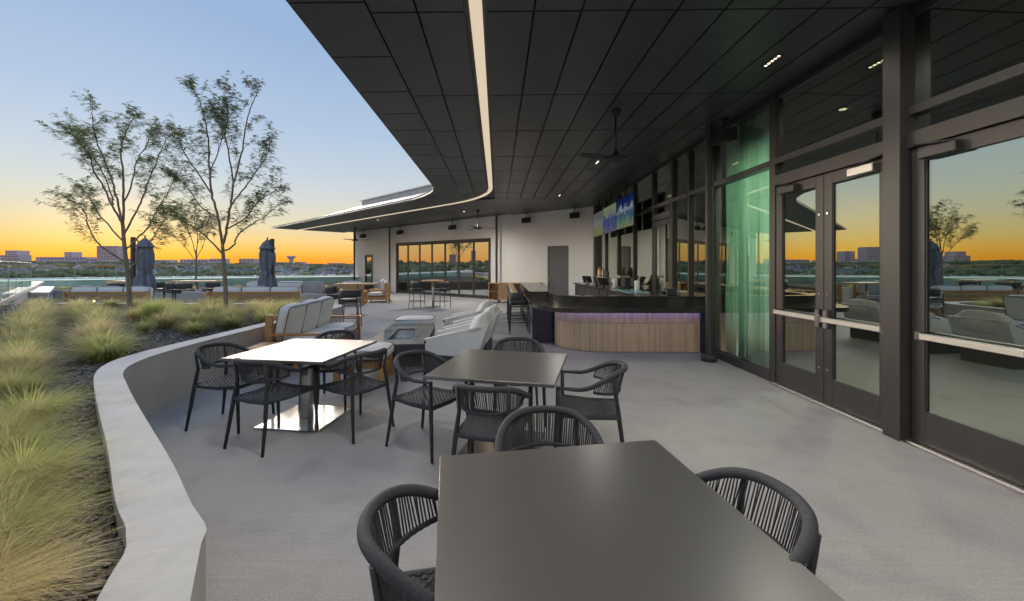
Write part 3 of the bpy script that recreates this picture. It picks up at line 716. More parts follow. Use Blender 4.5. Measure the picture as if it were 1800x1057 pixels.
# ================================================================ FURNITURE
# ---------------------------------------------------------------- woven rope armchair
def rail_path(hw, yf, yb, zf, zb, n=80, x_in=0):
    "U shaped path: front left, round the back, front right"
    pts=[]
    for k in range(n+1):
        t=k/n; a=math.pi*t
        if True:
            # straight arms then half ellipse
            La=yf; Lb=math.pi*.5*(hw+yb); tot=2*La+Lb; s=t*tot
            if s<La: x,y=-hw,yf-s
            elif s>La+Lb: x,y=hw,(s-La-Lb)
            else:
                q=(s-La)/Lb*math.pi; x=-hw*math.cos(q); y=-yb*math.sin(q)
        f=(yf-y)/(yf+yb); f=max(0,min(1,(f-.28)/.72)); f=f*f*(3-2*f)
        pts.append(Vector((x*(1-.08*max(0,y)/yf),y,zf+(zb-zf)*f)))
    return pts
def make_chair():
    c=thing('rope_armchair','charcoal woven rope armchair','chair',(0,0,0),0,'woven rope armchairs at the dining tables')
    top=rail_path(.272,.25,.29,.655,.79,240)
    low=rail_path(.242,.25,.245,.648,.605,90)
    rr=[]
    for i,p in enumerate(top):
        f=max(0,min(1,(.20-p.y)/.3)); base=.014+.009*f
        rr.append(base*(1.0 if i%2 else .86))
    MB().tube(top,rr,10).build('top_rail',M['rope'],c)
    i0,i1=20,70
    MB().tube(low[i0:i1+1],[.012*(1 if k%2 else .86) for k in range(i1-i0+1)],8).build('lower_rail',M['rope'],c)
    st=MB()
    for k in range(62):
        t=.215+.57*k/61
        a=top[int(t*240)]; b=low[max(i0,min(i1,int(round(t*90))))]
        o=(b-a).normalized().orthogonal()*0
        t2=min(.79,t+.006); b2=low[max(i0,min(i1,int(round(t2*90))))]
        st.tube([a,(a+b2)/2+Vector((0,0,0)),b2],.0036,4,caps=False)
    st.build('rope_strands',M['rope'],c,kind='stuff')
    for s in (-1,1):
        MB().tube([(s*.258,.275,0),(s*.251,.262,.25),(s*.246,.252,.43),(s*.246,.248,.668)],[.0125,.0165,.018,.0165],10).build('leg',M['charcoal'],c)
        MB().tube([(s*.232,-.29,0),(s*.215,-.252,.25),(s*.20,-.228,.44),(s*.182,-.208,.60),(s*.188,-.236,.775)],[.0125,.017,.018,.0145,.011],10).build('leg',M['charcoal'],c)
    # woven seat: frame tubes and over-under bands
    sf_=MB(); F=[(-.235,.25),(.235,.25),(.20,-.225),(-.20,-.225)]
    for i in range(4):
        a,b=F[i],F[(i+1)%4]; sf_.tube([(a[0],a[1],.435),((a[0]+b[0])/2,(a[1]+b[1])/2,.425),(b[0],b[1],.435)],.019,8)
    sf_.build('seat_frame',M['rope'],c)
    wv=MB(); n=22
    for d in (0,1):
        for i in range(n):
            u=(i+.5)/n; pts=[]; m=n*2
            hw=.485/n
            L_=[];R_=[]
            for j in range(m+1):
                v=j/m
                ph=math.cos(math.pi*(v*n-.5+ (i//1)) ) if d else math.cos(math.pi*(v*n-.5+i+1))
                z=.441+.0055*ph-.014*(1-(2*u-1)**2)*(1-(2*v-1)**2)
                for e,lst in ((-1,L_),(1,R_)):
                    uu=u+e*hw*.98
                    if d: U_,V_=uu,v
                    else: U_,V_=v,uu
                    y=-.225+.475*V_; w=.20+.035*V_; lst.append((w*(2*U_-1),y,z+.001*d))
            vs=[];fs=[]
            for a,b in zip(L_,R_): vs+=[a,b]
            for j in range(m): fs.append((2*j,2*j+1,2*j+3,2*j+2))
            wv.add(vs,fs,True)
    wv.build('woven_seat',M['rope2'],c,kind='stuff')
    return c
CH=make_chair()
def chair(x,y,fx,fy,label): place(CH,(x,y,0),face(fx,fy),label)
chair(-2.25,3.75,.34,.94,'rope armchair with its back to the camera at the white table, nearest side')
chair(-2.92,4.15,1,-.06,'rope armchair between the white table and the planter wall')
chair(-1.57,4.00,-.84,.54,'rope armchair turned askew at the right side of the white table')
chair(-2.16,4.80,.02,-1,'rope armchair on the far side of the white table, in front of the teak sofa')
chair(-.77,3.66,.86,-.5,'rope armchair left of the middle table, in front of the fire pit')
chair(-.15,3.00,.24,.97,'rope armchair with its back to the camera at the middle table')
chair(.66,3.38,-.98,.2,'rope armchair on the right of the middle table, seat weave in view')
chair(.07,4.30,.03,-1,'rope armchair on the far side of the middle table, before the bar')
chair(.20,2.06,.06,-1,'rope armchair at the far edge of the nearest table, its rail fully in view')
chair(-.20,1.37,.985,.17,'rope armchair at the left edge of the nearest table, its seat cut off')
chair(.74,1.46,-1,-.04,'rope armchair tucked under the right edge of the nearest table')

# ---------------------------------------------------------------- square tables
def make_table():
    t=thing('square_table','square dining table','table',(0,0,0),0,'square dining tables')
    MB().bbox(-.53,.53,-.53,.53,.718,.745,.003).build('table_top',M['tabletop'],t)
    MB().box(-.2,.2,-.2,.2,.70,.717).build('top_bracket',M['charcoal'],t)
    MB().bbox(-.05,.05,-.05,.05,.017,.70,.004).build('column',M['steel'],t)
    MB().bbox(-.34,.34,-.34,.34,.003,.016,.003).build('base_plate',M['steel'],t)
    return t
TB=make_table()
place(TB,(-2.20,4.27,0),-R(8),'square table whose top mirrors the pale sky, beside the planter wall')
place(TB,(-.08,3.61,0),-R(13),'middle square table with a dull grey top, in front of the bar')
place(TB,(.284,1.419,0),R(9.2),'nearest square table with a grey top, cut by the bottom of the picture').scale=(1.022,1.022,1)

# ---------------------------------------------------------------- piped cushions
def piping(mb,c,sz,r,zs,M_=None,rad=.006):
    hx,hy=sz[0]/2,sz[1]/2
    for z in zs:
        pts=[]
        for (sx,sy,a0) in ((1,1,0),(-1,1,90),(-1,-1,180),(1,-1,270)):
            for k in range(4):
                a=R(a0+30*k); pts.append(Vector((sx*(hx-r)+r*math.cos(a),sy*(hy-r)+r*math.sin(a),z)))
        pts=[(M_@p if M_ else p)+Vector(c) for p in pts]
        mb.tube(pts,rad,6,closed=True)
def cush(name,parent,c,sz,r=.05,puff=.025,M_=None,m='fabric',pipes=True):
    o=MB().cushion(c,sz,r,puff,8,M_).build(name,M[m],parent)
    if pipes:
        pb=MB(); piping(pb,c,(sz[0]+.004,sz[1]+.004),r,(sz[2]/2-r*.35,-sz[2]/2+r*.35),M_); pb.build('piping',M['piping'],o)
    return o
# ---------------------------------------------------------------- teak sofa (faces local +y, width along x)
def make_sofa(name,label,w=2.25,nseat=3,D=.86,slats=False,m='fabric',loc=(0,0,0),rz=0,cat='sofa',group=None,backz=.85):
    s=thing(name,label,cat,loc,rz,group); h=w/2
    for sx in (-1,1):
        x0,x1=sorted((sx*h,sx*(h-.075)))
        MB().bbox(x0,x1,-D/2,-D/2+.10,0,backz,.005).build('leg',M['teak'],s)
        MB().bbox(x0,x1,D/2-.075,D/2,0,.515,.005).build('leg',M['teak'],s)
        MB().bbox(x0-.01,x1+.01,-D/2+.101,D/2+.015,.517,.555,.005).build('armrest',M['teakx'],s)
    MB().bbox(-h+.076,h-.076,D/2-.06,D/2-.025,.10,.26,.004).build('front_rail',M['teak'],s)
    MB().bbox(-h+.076,h-.076,-D/2+.02,-D/2+.06,.10,.26,.004).build('rear_rail',M['teak'],s)
    for k in range(4): 
        z=.36+.125*k; MB().bbox(-h+.076,h-.076,-D/2+.03,-D/2+.055,z,z+(.10 if slats else .085),.004).build('back_slat',M['teak'],s)
    for sx in (-1,1):
        x0,x1=sorted((sx*(h-.01),sx*(h-.05))); MB().bbox(x0,x1,-D/2+.10,D/2-.075,.12,.24,.004).build('side_rail',M['teakx'],s)
    MB().box(-h+.076,h-.076,-D/2+.06,D/2-.06,.23,.258).build('seat_deck',M['teak'],s)
    cw=(w-.16)/nseat
    Mr=Matrix.Rotation(R(-12),3,'X')@Matrix.Rotation(R(90),3,'X')
    for k in range(nseat):
        x=-h+.08+cw*(k+.5)
        cush('seat_cushion',s,(x,.05,.345),(cw-.012,D-.18,.155),.05,.02,m=m)
        cush('back_cushion',s,(x,-D/2+.20,.69),(cw-.012,.56,.19),.06,.03,Mr,m=m)
    return s
make_sofa('teak_sofa','three seat teak sofa with white piped cushions beside the planter wall',2.28,3,.84,loc=(-3.57,7.42,0),rz=face(1,.10))
make_sofa('teak_sofa','teak sofa at far left seen from behind, three white cushions over its back',2.55,3,.85,slats=True,loc=(-12.2,12.35,0),rz=face(0,1))
make_sofa('teak_sofa','teak sofa seen from behind between the near tree and the grey umbrella',2.75,3,.85,slats=True,loc=(-7.75,12.3,0),rz=face(-.02,1))
make_sofa('teak_sofa','far pale sofa in the corner behind the right umbrella',2.2,2,.85,loc=(-9.3,15.6,0),rz=face(.3,-1))
make_sofa('teak_armchair','teak armchair with a tall pale cushion behind the teak sofa',.95,1,.85,m='cushgrey',loc=(-7.65,15.3,0),rz=face(.35,-1),cat='armchair',group='teak armchairs by the white wall')
make_sofa('teak_armchair','teak armchair with its slatted back to the camera before the white wall',.95,1,.85,slats=True,loc=(-6.55,16.4,0),rz=face(-.25,1),cat='armchair',group='teak armchairs by the white wall')
make_sofa('teak_armchair','teak armchair facing left, left of the folding door',.92,1,.9,loc=(-5.95,17.75,0),rz=face(-1,-.15),cat='armchair',group='teak armchairs by the white wall')
# side table and ottomans
def low_table(loc,rz,label,w=.62,d=.55,h=.45):
    t=thing('teak_side_table',label,'side table',loc,rz)
    n=5
    for k in range(n):
        x0=-w/2+w*k/n; MB().bbox(x0+.003,x0+w/n-.003,-d/2,d/2,h-.03,h,.003).build('plank',M['teakx'],t)
    for sx in (-1,1):
        for sy in (-1,1): MB().bbox(sx*(w/2-.04)-.03,sx*(w/2-.04)+.03,sy*(d/2-.04)-.03,sy*(d/2-.04)+.03,0,h-.031,.004).build('leg',M['teak'],t)
    MB().box(-w/2+.04,w/2-.04,-d/2+.03,-d/2+.05,h-.11,h-.032).box(-w/2+.04,w/2-.04,d/2-.05,d/2-.03,h-.11,h-.032).build('apron',M['teak'],t)
low_table((-3.55,5.86,0),face(1,.1),'low teak side table between the sofa and the white table')
def ottoman(loc,rz,label,w=.74,d=.66):
    o=thing('ottoman',label,'ottoman',loc,rz,'piped white ottomans round the fire pit')
    cush('cushion',o,(0,0,.40),(w,d,.15),.05,.025)
    MB().bbox(-w/2+.02,w/2-.02,-d/2+.02,d/2-.02,.22,.318,.005).build('frame',M['teak'],o)
    for sx in (-1,1):
        for sy in (-1,1): MB().bbox(sx*(w/2-.06)-.04,sx*(w/2-.06)+.04,sy*(d/2-.06)-.04,sy*(d/2-.06)+.04,0,.219,.005).build('leg',M['teak'],o)
ottoman((-2.12,5.72,0),face(-.10,1),'white piped ottoman half hidden behind the white table',.72,.62)
ottoman((-2.15,8.85,0),face(-.10,1),'white piped ottoman at the far end of the fire pit',.82,.62)
# ---------------------------------------------------------------- fire pit
fp_=thing('fire_pit','low slate fire pit table with glass wind guard and blue glass pebbles','fire pit',(-1.94,7.2,0),face(-.12,1))
w,d=.47,.98
MB().prism([(-w,-d),(w,-d),(w,d),(-w,d)],.25,.255).build('slab_underside',M['slateside'],fp_)
tp=MB()
for (x0,x1,y0,y1) in ((-w,-.20,-d,d),(.20,w,-d,d),(-.20,.20,-d,-.58),(-.20,.20,.58,d)): tp.box(x0,x1,y0,y1,.385,.40)
tp.build('slab_top',M['slate'],fp_)
MB().box(-w,w,-d,-d+.02,.256,.384).box(-w,w,d-.02,d,.256,.384).box(-w,-w+.02,-d+.02,d-.02,.256,.384).box(w-.02,w,-d+.02,d-.02,.256,.384).build('slab_edge',M['slateside'],fp_)
MB().box(-.36,.36,-.8,.8,0,.249).build('base',M['black'],fp_)
MB().box(-.20,.20,-.58,.58,.34,.345).box(-.2,-.19,-.58,.58,.346,.384).box(.19,.2,-.58,.58,.346,.384).build('burner_tray',M['black'],fp_)
M['peb']=mat('blue_glass_pebble',(.05,.07,.12),(.30,.36,.48),scale=30,rough=.12,spec=.8)
pb=MB(); rg=random.Random(3)
for k in range(900):
    x=rg.uniform(-.185,.185); y=rg.uniform(-.565,.565); r=rg.uniform(.007,.015); z=.352+rg.uniform(0,.022)
    pb.add([(x+r,y,z),(x-r,y+.3*r,z),(x,y+r,z),(x,y-r,z),(x+.2*r,y,z+r),(x,y,z-r)],[(0,2,4),(2,1,4),(1,3,4),(3,0,4),(2,0,5),(1,2,5),(3,1,5),(0,3,5)])
pb.build('glass_pebbles',M['peb'],fp_,kind='stuff')
for (x0,x1,y0,y1) in ((-.245,-.237,-.62,.62),(.237,.245,-.62,.62),(-.236,.236,-.628,-.62),(-.236,.236,.62,.628)):
    MB().box(x0,x1,y0,y1,.402,.56).build('wind_guard_pane',M['clear'],fp_)
# ---------------------------------------------------------------- white shell lounge chairs (face local +y)
def make_lounge():
    c=thing('shell_lounge_chair','white shell lounge chair','armchair',(0,0,0),0,'white shell lounge chairs at the fire pit')
    # side profiles: y forward
    prof=[(.41,.30),(.42,.50),(-.27,.66),(-.55,.75),(-.37,.26),(.0,.27)]
    for s in (-1,1):
        x0,x1=sorted((s*.37,s*.335)); vs=[]; 
        for x in (x0,x1):
            for (y,z) in prof:
                k=1+.10*max(0,-y); vs.append((x*k,y,z))
        n=len(prof); fs=[tuple(range(n)),tuple(range(2*n-1,n-1,-1))]+[(i,n+i,n+(i+1)%n,(i+1)%n) for i in range(n)]
        MB().add(vs,fs).build('side_shell',M['shellw'],c)
        MB().tube([(s*.352*(1+.1*max(0,-y)),y,z+.008) for y,z in ((.418,.50),(-.27,.665),(-.535,.75))],.018,8).build('arm_edge',M['shellw'],c)
        bk=MB()
        for q in range(4): bk.tube([(s*.40,-.27-.045*q,.645+.012*q),(s*.415,-.285-.045*q,.665+.012*q),(s*.40,-.30-.045*q,.655+.012*q)],.007,6)
        bk.build('buckle',M['steel'],c)
        MB().box(s*.37-.012,s*.37+.012,.40,.43,.455,.495).build('front_clip',M['charcoal'],c)
    # back panel
    P=[(-.36,-.365,.26),(.36,-.365,.26),(.38,-.555,.76),(-.38,-.555,.76)]
    MB().hexa(P+[(p[0],p[1]+.03,p[2]+.012) for p in P]).build('back_shell',M['shellw'],c)
    MB().cushion((0,.04,.39),(.66,.70,.16),.06,.025,8).build('seat_cushion',M['fabric'],c)
    MB().cushion((0,-.38,.67),(.64,.22,.38),.10,.05,8,Matrix.Rotation(R(24),3,'X')).build('back_cushion',M['fabric'],c)
    MB().prism([(-.33,-.36),(.33,-.36),(.35,.405),(-.35,.405)],0.0,.295).build('plinth',M['slateside'],c)
    return c
LC=make_lounge()
for (x,y,fx,fy,l) in ((-.87,6.35,-1,.08,'white shell lounge chair nearest the middle table'),(-.78,7.45,-1,.10,'middle one of the three white shell lounge chairs'),(-.95,8.55,-1,.12,'farthest of the three white shell lounge chairs')):
    place(LC,(x,y,0),face(fx,fy),l)
# ---------------------------------------------------------------- round woven tub chairs, far left
def make_tub():
    c=thing('tub_chair','pale round tub chair','armchair',(0,0,0),0,'pale round tub chairs')
    vs=[];fs=[];n=28;m=7
    for k in range(n+1):
        a=R(-215+250*k/n)
        hgt=.20+.26*max(0,math.cos((a+math.pi/2)*.62))
        for j in range(m+1):
            t=j/m; r=.26+.17*t**.7
            vs.append((r*math.cos(a),r*math.sin(a)*.95,.36+hgt*t))
    for k in range(n):
        for j in range(m): fs.append((k*(m+1)+j,(k+1)*(m+1)+j,(k+1)*(m+1)+j+1,k*(m+1)+j+1))
    o=MB().add(vs,fs,True).build('shell',M['cushgrey'],c); sm=o.modifiers.new('t','SOLIDIFY'); sm.thickness=.05
    MB().cushion((0,.03,.40),(.56,.56,.14),.07,.02,8).build('seat_cushion',M['fabric'],c)
    for sx in (-1,1):
        for sy in (-1,1): MB().tube([(sx*.22,sy*.22,.34),(sx*.27,sy*.27,0)],.018,8).build('leg',M['charcoal'],c)
    return c
TC=make_tub()
place(TC,(-10.0,12.7,0),face(.1,1),'pale round tub chair between the two far sofas')
place(TC,(-9.4,13.6,0),face(-1,.2),'pale tub chair beyond the round one, next to the right sofa')
place(TC,(-5.75,11.7,0),face(.1,1),'pale round tub chair just behind the teak sofa')
# ---------------------------------------------------------------- bar stools (face local +y)
def make_stool():
    c=thing('bar_stool','charcoal bar stool','bar stool',(0,0,0),0,'bar stools with tan wooden backs')
    for sx in (-1,1):
        MB().tube([(sx*.235,.235,0),(sx*.20,.20,.74)],[.011,.014],8).build('leg',M['charcoal'],c)
        MB().tube([(sx*.235,-.235,0),(sx*.20,-.20,.74),(sx*.215,-.225,.90)],[.011,.014,.012],8).build('leg',M['charcoal'],c)
    MB().tube([(-.223,-.223,.28),(.223,-.223,.28),(.223,.223,.28),(-.223,.223,.28)],.010,6,closed=True).build('footrest',M['charcoal'],c)
    MB().tube([(-.204,-.204,.66),(.204,-.204,.66),(.204,.204,.66),(-.204,.204,.66)],.012,6,closed=True).build('seat_frame',M['charcoal'],c)
    MB().cushion((0,.0,.735),(.46,.45,.07),.03,.008,6).build('seat',M['charcoal'],c)
    def band(z0,z1,r,th,sp):
        vs=[];fs=[];n=18
        for k in range(n+1):
            a=R(270-sp+2*sp*k/n)
            for (q,z) in ((r,z0),(r+.02,z1),(r+.02+th,z1),(r+th,z0)): vs.append((q*math.cos(a),q*.95*math.sin(a)+.02,z))
        for k in range(n):
            b=k*4
            for e in range(4): fs.append((b+e,b+(e+1)%4,b+4+(e+1)%4,b+4+e))
        fs += [(0,1,2,3),(n*4+3,n*4+2,n*4+1,n*4)]
        return MB().add(vs,fs,True)
    band(.80,.985,.232,.022,100).build('backrest',M['rope'],c)
    band(.86,1.03,.214,.014,70).build('back_panel',M['tan'],c)
    return c
ST=make_stool()
stl=[]
for k in range(6):
    y=9.62+.72*k; nm=['nearest stool in the row along the bar','second stool from the near end of the bar row','third stool from the near end of the bar row','fourth stool from the near end of the bar row','fifth stool from the near end of the bar row','farthest stool in the row along the bar'][k]
    stl.append((.19-.027*(y-9),y,1,.05,nm))
stl += [(-3.58,15.0,.75,.5,'bar stool left of the round high table before the folding door'),(-2.62,14.95,-.6,.7,'bar stool right of the round high table before the folding door'),
        (-4.2,10.35,-.15,1,'bar stool with its back to the camera at the end of the planter'),(-5.35,11.9,1,.2,'bar stool facing right behind the tub chair'),
        (-14.0,14.1,.1,1,'bar stool behind the left tree, back to the camera'),(-13.0,14.9,-1,.1,'bar stool right of the left umbrella at a high table'),
        (-12.05,14.2,.25,1,'bar stool with its back to the camera left of the middle high table'),(-11.2,14.9,-1,.05,'bar stool at the right of the middle high table'),(-11.6,14.1,.1,1,'bar stool with its back to the camera in front of the middle high table')]
for (x,y,fx,fy,l) in stl: place(ST,(x,y,0),face(fx,fy),l)
def high_table(x,y,label,r=.42,wd=None):
    t=thing('high_table',label,'high table',(x,y,0),0,'high bar tables')
    if wd: MB().bbox(-wd,wd,-.4,.4,1.01,1.05,.005).build('table_top',M['tan'],t)
    else: MB().lathe([(r-.01,1.012),(r,1.02),(r,1.042),(r-.006,1.05)],n=36).build('table_top',M['tan'],t)
    MB().tube([(0,0,.02),(0,0,1.011)],.038,14).build('column',M['steel'],t)
    MB().lathe([(.31,.002),(.31,.014),(.05,.024)],n=36).build('base_plate',M['steel'],t)
high_table(-3.08,15.5,'round high table with steel base before the folding door')
high_table(-5.0,12.9,'tan topped high table beside the stool at the planter end',.4,.62)
high_table(-11.85,15.0,'middle tan topped high table near the far glass rail',.4,.72)
high_table(-14.3,14.9,'tan topped high table behind the left tree',.4,.62)
# ---------------------------------------------------------------- umbrellas
def umbrella(x,y,mx,label,ht):
    u=thing('closed_umbrella',label,'umbrella',(x,y,0),0,'closed patio umbrellas')
    MB().bbox(mx-.055,mx+.055,-.05,.05,.05,ht,.006).build('mast',M['bronze'],u)
    MB().bbox(mx-.45,mx+.45,-.45,.45,0,.05,.01).build('base_plate',M['charcoal'],u)
    s=1 if mx<0 else -1
    MB().tube([(mx,0,ht-.06),(mx+s*.11,0,ht-.05),(0,0,ht-.55)],.022,8).tube([(mx,0,ht-.45),(mx+s*.1,0,ht-.42),(mx+s*.16,0,ht-.95)],.014,8).build('arm',M['bronze'],u)
    rg=random.Random(int(x*10)); ph=[rg.uniform(0,6) for _ in range(4)]
    def rf(a,z):
        q=1 if z>ht-.14 else .75
        return 1+(.20*math.sin(8*a+ph[0]+z*1.1)+.10*math.sin(5*a+ph[1]-z*2)+.05*math.sin(13*a+ph[2]))*q*(1.0 if z<ht-.32 else .35)
    z0=.82
    can_=MB().lathe([(.25,z0-.03),(.29,z0),(.28,z0+.12),(.23,z0+.42),(.165,z0+.56),(.162,z0+.6),(.20,z0+.68),(.235,z0+.95),(.235,z0+1.2),(.22,ht-.5),(.19,ht-.34)],n=72,rf=rf).build('canopy',M['umb'],u)
    MB().lathe([(.26,ht-.36),(.24,ht-.33),(.15,ht-.16),(.06,ht-.06),(.03,ht-.03)],n=48,rf=lambda a,z:1+.07*math.cos(8*a)).build('top_vent',M['umb'],u)
    MB().lathe([(.02,ht-.05),(.02,ht+.0),(.03,ht+.02),(.008,ht+.06)],n=10).build('finial',M['charcoal'],u)
    MB().lathe([(.19,z0+.555),(.19,z0+.60)],n=48,rf=lambda a,z:1+.08*math.sin(8*a+ph[0])).build('strap',M['umb'],u)
    bx=MB()
    for k in range(3): bx.cushion((.06-.10*k,-.21,z0+.46-.12*k),(.12,.10,.28),.035,.01,4)
    bx.build('tied_folds',M['umb'],u)
    return u
umbrella(-12.9,14.0,-.42,'closed slate grey umbrella with its mast behind the left tree',2.62)
umbrella(-8.6,14.0,.17,'closed slate grey umbrella in front of the sunset, left of the canopy tip',2.56)
# ---------------------------------------------------------------- cabinet
cb=thing('wood_cabinet','light wooden cabinet with open shelves at the far end of the bar stools','cabinet',(.15,17.3,0),R(-6))
for (x0,x1) in ((-1.15,-1.12),(-.72,-.69),(-.03,0),(.4,.43),(1.12,1.15)): MB().box(x0,x1,-.25,.25,.17,.83).build('upright',M['tan'],cb)
MB().box(-1.17,1.17,-.27,.27,.83,.87).build('top_board',M['tan'],cb); MB().box(-1.15,1.15,-.25,.25,.14,.17).build('bottom_board',M['tan'],cb)
for (x0,x1) in ((-1.12,-.72),(0,.4),(.43,1.12)): MB().box(x0,x1,-.24,.24,.49,.515).build('shelf',M['tan'],cb)
MB().box(-.69,-.03,-.25,-.23,.17,.83).build('door_panel',M['tan'],cb)
MB().box(-1.12,1.12,.24,.25,.17,.83).build('back_board',M['oak'],cb)
for x in (-1.1,-.7,.0,.42,1.1): MB().box(x-.02,x+.02,-.22,-.18,0,.139).box(x-.02,x+.02,.18,.22,0,.139).build('leg',M['charcoal'],cb)

# ---------------------------------------------------------------- BAR
bar=thing('bar_counter','curved bar with vertical wood slat front and black stone tops','bar',(0,0,0))
front=[(3.52,7.46),(1.75,7.48)]+[(1.75-.88*math.sin(R(a)),8.38-.90*math.cos(R(a))) for a in range(6,91,6)]
def walk(pts,step):
    out=[];acc=0;P=[Vector(p) for p in pts]
    seglen=[(P[i+1]-P[i]).length for i in range(len(P)-1)]; tot=sum(seglen); s=step/2
    while s<tot:
        q=s
        for i,l in enumerate(seglen):
            if q<=l: t=(P[i+1]-P[i])/l; out.append((P[i]+t*q,t)); break
            q-=l
        s+=step
    return out
sl_lo=MB().box(-.0165,.0165,-.012,.012,.012,.545).mesh('slat'); sl_lo.materials.append(M['oak'])
sl_hi=MB().box(-.0165,.0165,-.012,.012,.552,.735).mesh('slat'); sl_hi.materials.append(M['oak'])
for (p,t) in walk(front,.0385):
    for me in (sl_lo,sl_hi):
        o=link(bpy.data.objects.new('slat',me),bar); o.location=(p.x,p.y,0); o.rotation_euler=(0,0,math.atan2(t.y,t.x))
fi=offs(front,-.014)
f_back=offs(front,-.06)
vs,fs=strip_solid(fi,f_back,0.002,.76); MB().add(vs,fs).build('front_backing',M['black'],bar)
MB().bbox(.43,.868,8.40,8.46,0,.757,.003).build('end_panel',M['barblue'],bar)
outp=resample([(.40,9.08),(.40,8.55),(.41,8.36),(.46,8.12),(.56,7.85),(.70,7.56),(.85,7.38),(1.06,7.28),(1.4,7.265),(3.66,7.265)],.06)
rz_=resample([(.83,9.08),(.83,8.5),(.86,8.25),(.95,8.02),(1.12,7.83),(1.32,7.745),(1.6,7.72),(3.66,7.72)],.06)
led=[p for p in outp]+[p for p in rz_[::-1]]
MB().prism(led,.762,.842).build('ledge_top',M['bartop'],bar)
ri=offs(rz_,.11)
vs,fs=strip_solid(rz_,ri,.003,1.0); MB().add(vs,fs).build('riser',M['bartop'],bar)
vs,fs=strip_solid(offs(rz_,-.012),offs(rz_,.20),1.003,1.035); MB().add(vs,fs).build('riser_top',M['bartop'],bar)
MB().prism([(.40,9.083),(.83,9.083),(.70,13.7),(.27,13.7)],.84,1.035).build('bar_top',M['bartop'],bar)
MB().prism([(.835,9.083),(1.03,9.083),(.90,13.7),(.705,13.7)],.96,1.034).build('service_rail',M['bartop'],bar)
MB().prism([(.62,9.0),(1.0,9.0),(.87,13.65),(.49,13.65)],0,.838).build('bar_body',M['barblue'],bar)
lo=offs(front,.10); MB().tube([(p[0],p[1],.757) for p in lo],.004,6).build('led_strip',M['purple'],bar)
MB().tube([(.605,9.1,.80),(.475,13.6,.80)],.006,6).build('blue_led_strip',M['blueled'],bar)
MB().box(3.53,3.66,7.40,7.75,.0,.76).build('side_post',M['barblue'],bar)
# back counter along the glass
bc=thing('back_bar','dark back bar counter with drawers along the glass wall','back bar',(0,0,0))
MB().prism([(2.70,9.0),(3.50,9.0),(3.33,15.3),(2.35,15.3)],.93,.97).build('counter_top',M['bartop'],bc)
MB().prism([(2.74,9.05),(3.46,9.05),(3.30,15.25),(2.42,15.25)],0,.928).build('cabinet_body',M['slateside'],bc)
for k in range(7):
    y=9.2+.86*k; x=2.735-.0516*(y-9.05)
    for (z0,z1) in ((.08,.60),(.63,.90)):
        o=MB().box(-.02,-.002,.02,.82,z0,z1).build('drawer_front',M['charcoal'],bc); o.location=(x,y,0); o.rotation_euler=(0,0,.0516)
        h=MB().tube([(-.045,.3,z1-.06),(-.045,.52,z1-.06)],.008,6).build('drawer_handle',M['steel'],o)
M['cool']=mat('ice_well_glass',(.25,.50,.55),rough=.1)
MB().box(2.8,3.3,9.5,10.9,.972,.985).build('ice_well',M['cool'],bc)
# things on the back bar
def pos(loc,rz,label):
    p=thing('pos_terminal',label,'screen',loc,rz,'tilted order screens on the back bar')
    Mx=Matrix.Rotation(R(-28),3,'X')
    q=[Mx@Vector(v)+Vector((0,0,.17)) for v in [(-.16,-.015,-.13),(.16,-.015,-.13),(.16,.015,-.13),(-.16,.015,-.13),(-.16,-.015,.13),(.16,-.015,.13),(.16,.015,.13),(-.16,.015,.13)]]
    MB().hexa(q).build('screen_case',M['charcoal'],p)
    MB().lathe([(.10,0),(.10,.015),(.03,.03),(.03,.17)],n=14).build('stand',M['black'],p)
pos((2.62,13.9,.97),face(-.6,-.8),'tilted order screen at the far end of the back bar')
pos((2.72,13.0,.97),face(-1,.1),'middle tilted order screen on the back bar')
pos((2.78,12.1,.97),face(-.7,-.7),'nearest tilted order screen on the back bar')
M['paper']=mat('white_paper',(.8,.8,.78),rough=.9)
for (x,y,l) in ((2.95,11.4,'white paper roll standing on the back bar by the screens'),(3.2,10.2,'white paper roll nearest the glass on the back bar')):
    MB().lathe([(.06,0),(.062,.02),(.062,.25),(.02,.255)],n=18).build('paper_roll',M['paper'],None,label=l,cat='paper roll').location=(x,y,.986)
cm=thing('coffee_machine','boxy black and steel coffee machine on the back bar','coffee machine',(3.05,10.95,.986))
MB().bbox(-.14,.14,-.2,.2,.0,.05,.005).build('drip_base',M['black'],cm); MB().bbox(.0,.14,-.2,.2,.051,.30,.005).build('tower',M['black'],cm); MB().bbox(-.14,.14,-.2,.2,.301,.37,.005).build('head',M['steel'],cm)
gs=thing('grinder_box','dark steel box with a rounded pale end on the riser by the column','machine',(3.05,7.90,1.036))
MB().bbox(.0,.20,-.07,.07,0,.14,.01).build('case',M['charcoal'],gs); MB().tube([(-.02,0,.075),(-.005,0,.075)],.072,20).box(-.02,-.005,-.072,.072,0,.07).build('end_plate',M['steel'],gs)
rg=random.Random(11)
bm_=[('amber',(.45,.16,.03)),('green',(.05,.12,.04)),('clear',(.6,.6,.55)),('dark',(.05,.03,.02))]
for n_,c_ in bm_: M['b_'+n_]=mat('bottle_'+n_,c_,rough=.08,spec=.8)
sh=thing('bottle_shelf','small lit shelf for bottles before the far glass','shelf',(3.08,13.5,.97))
MB().box(-.1,.1,-.75,.75,.24,.26).box(-.08,.08,-.74,-.70,0,.24).box(-.08,.08,.70,.74,0,.24).build('board',M['steel2'],sh)
bn=MB().lathe([(.036,0),(.038,.01),(.038,.18),(.014,.235),(.013,.30),(.016,.302),(.016,.32)],n=12).mesh('bottle')
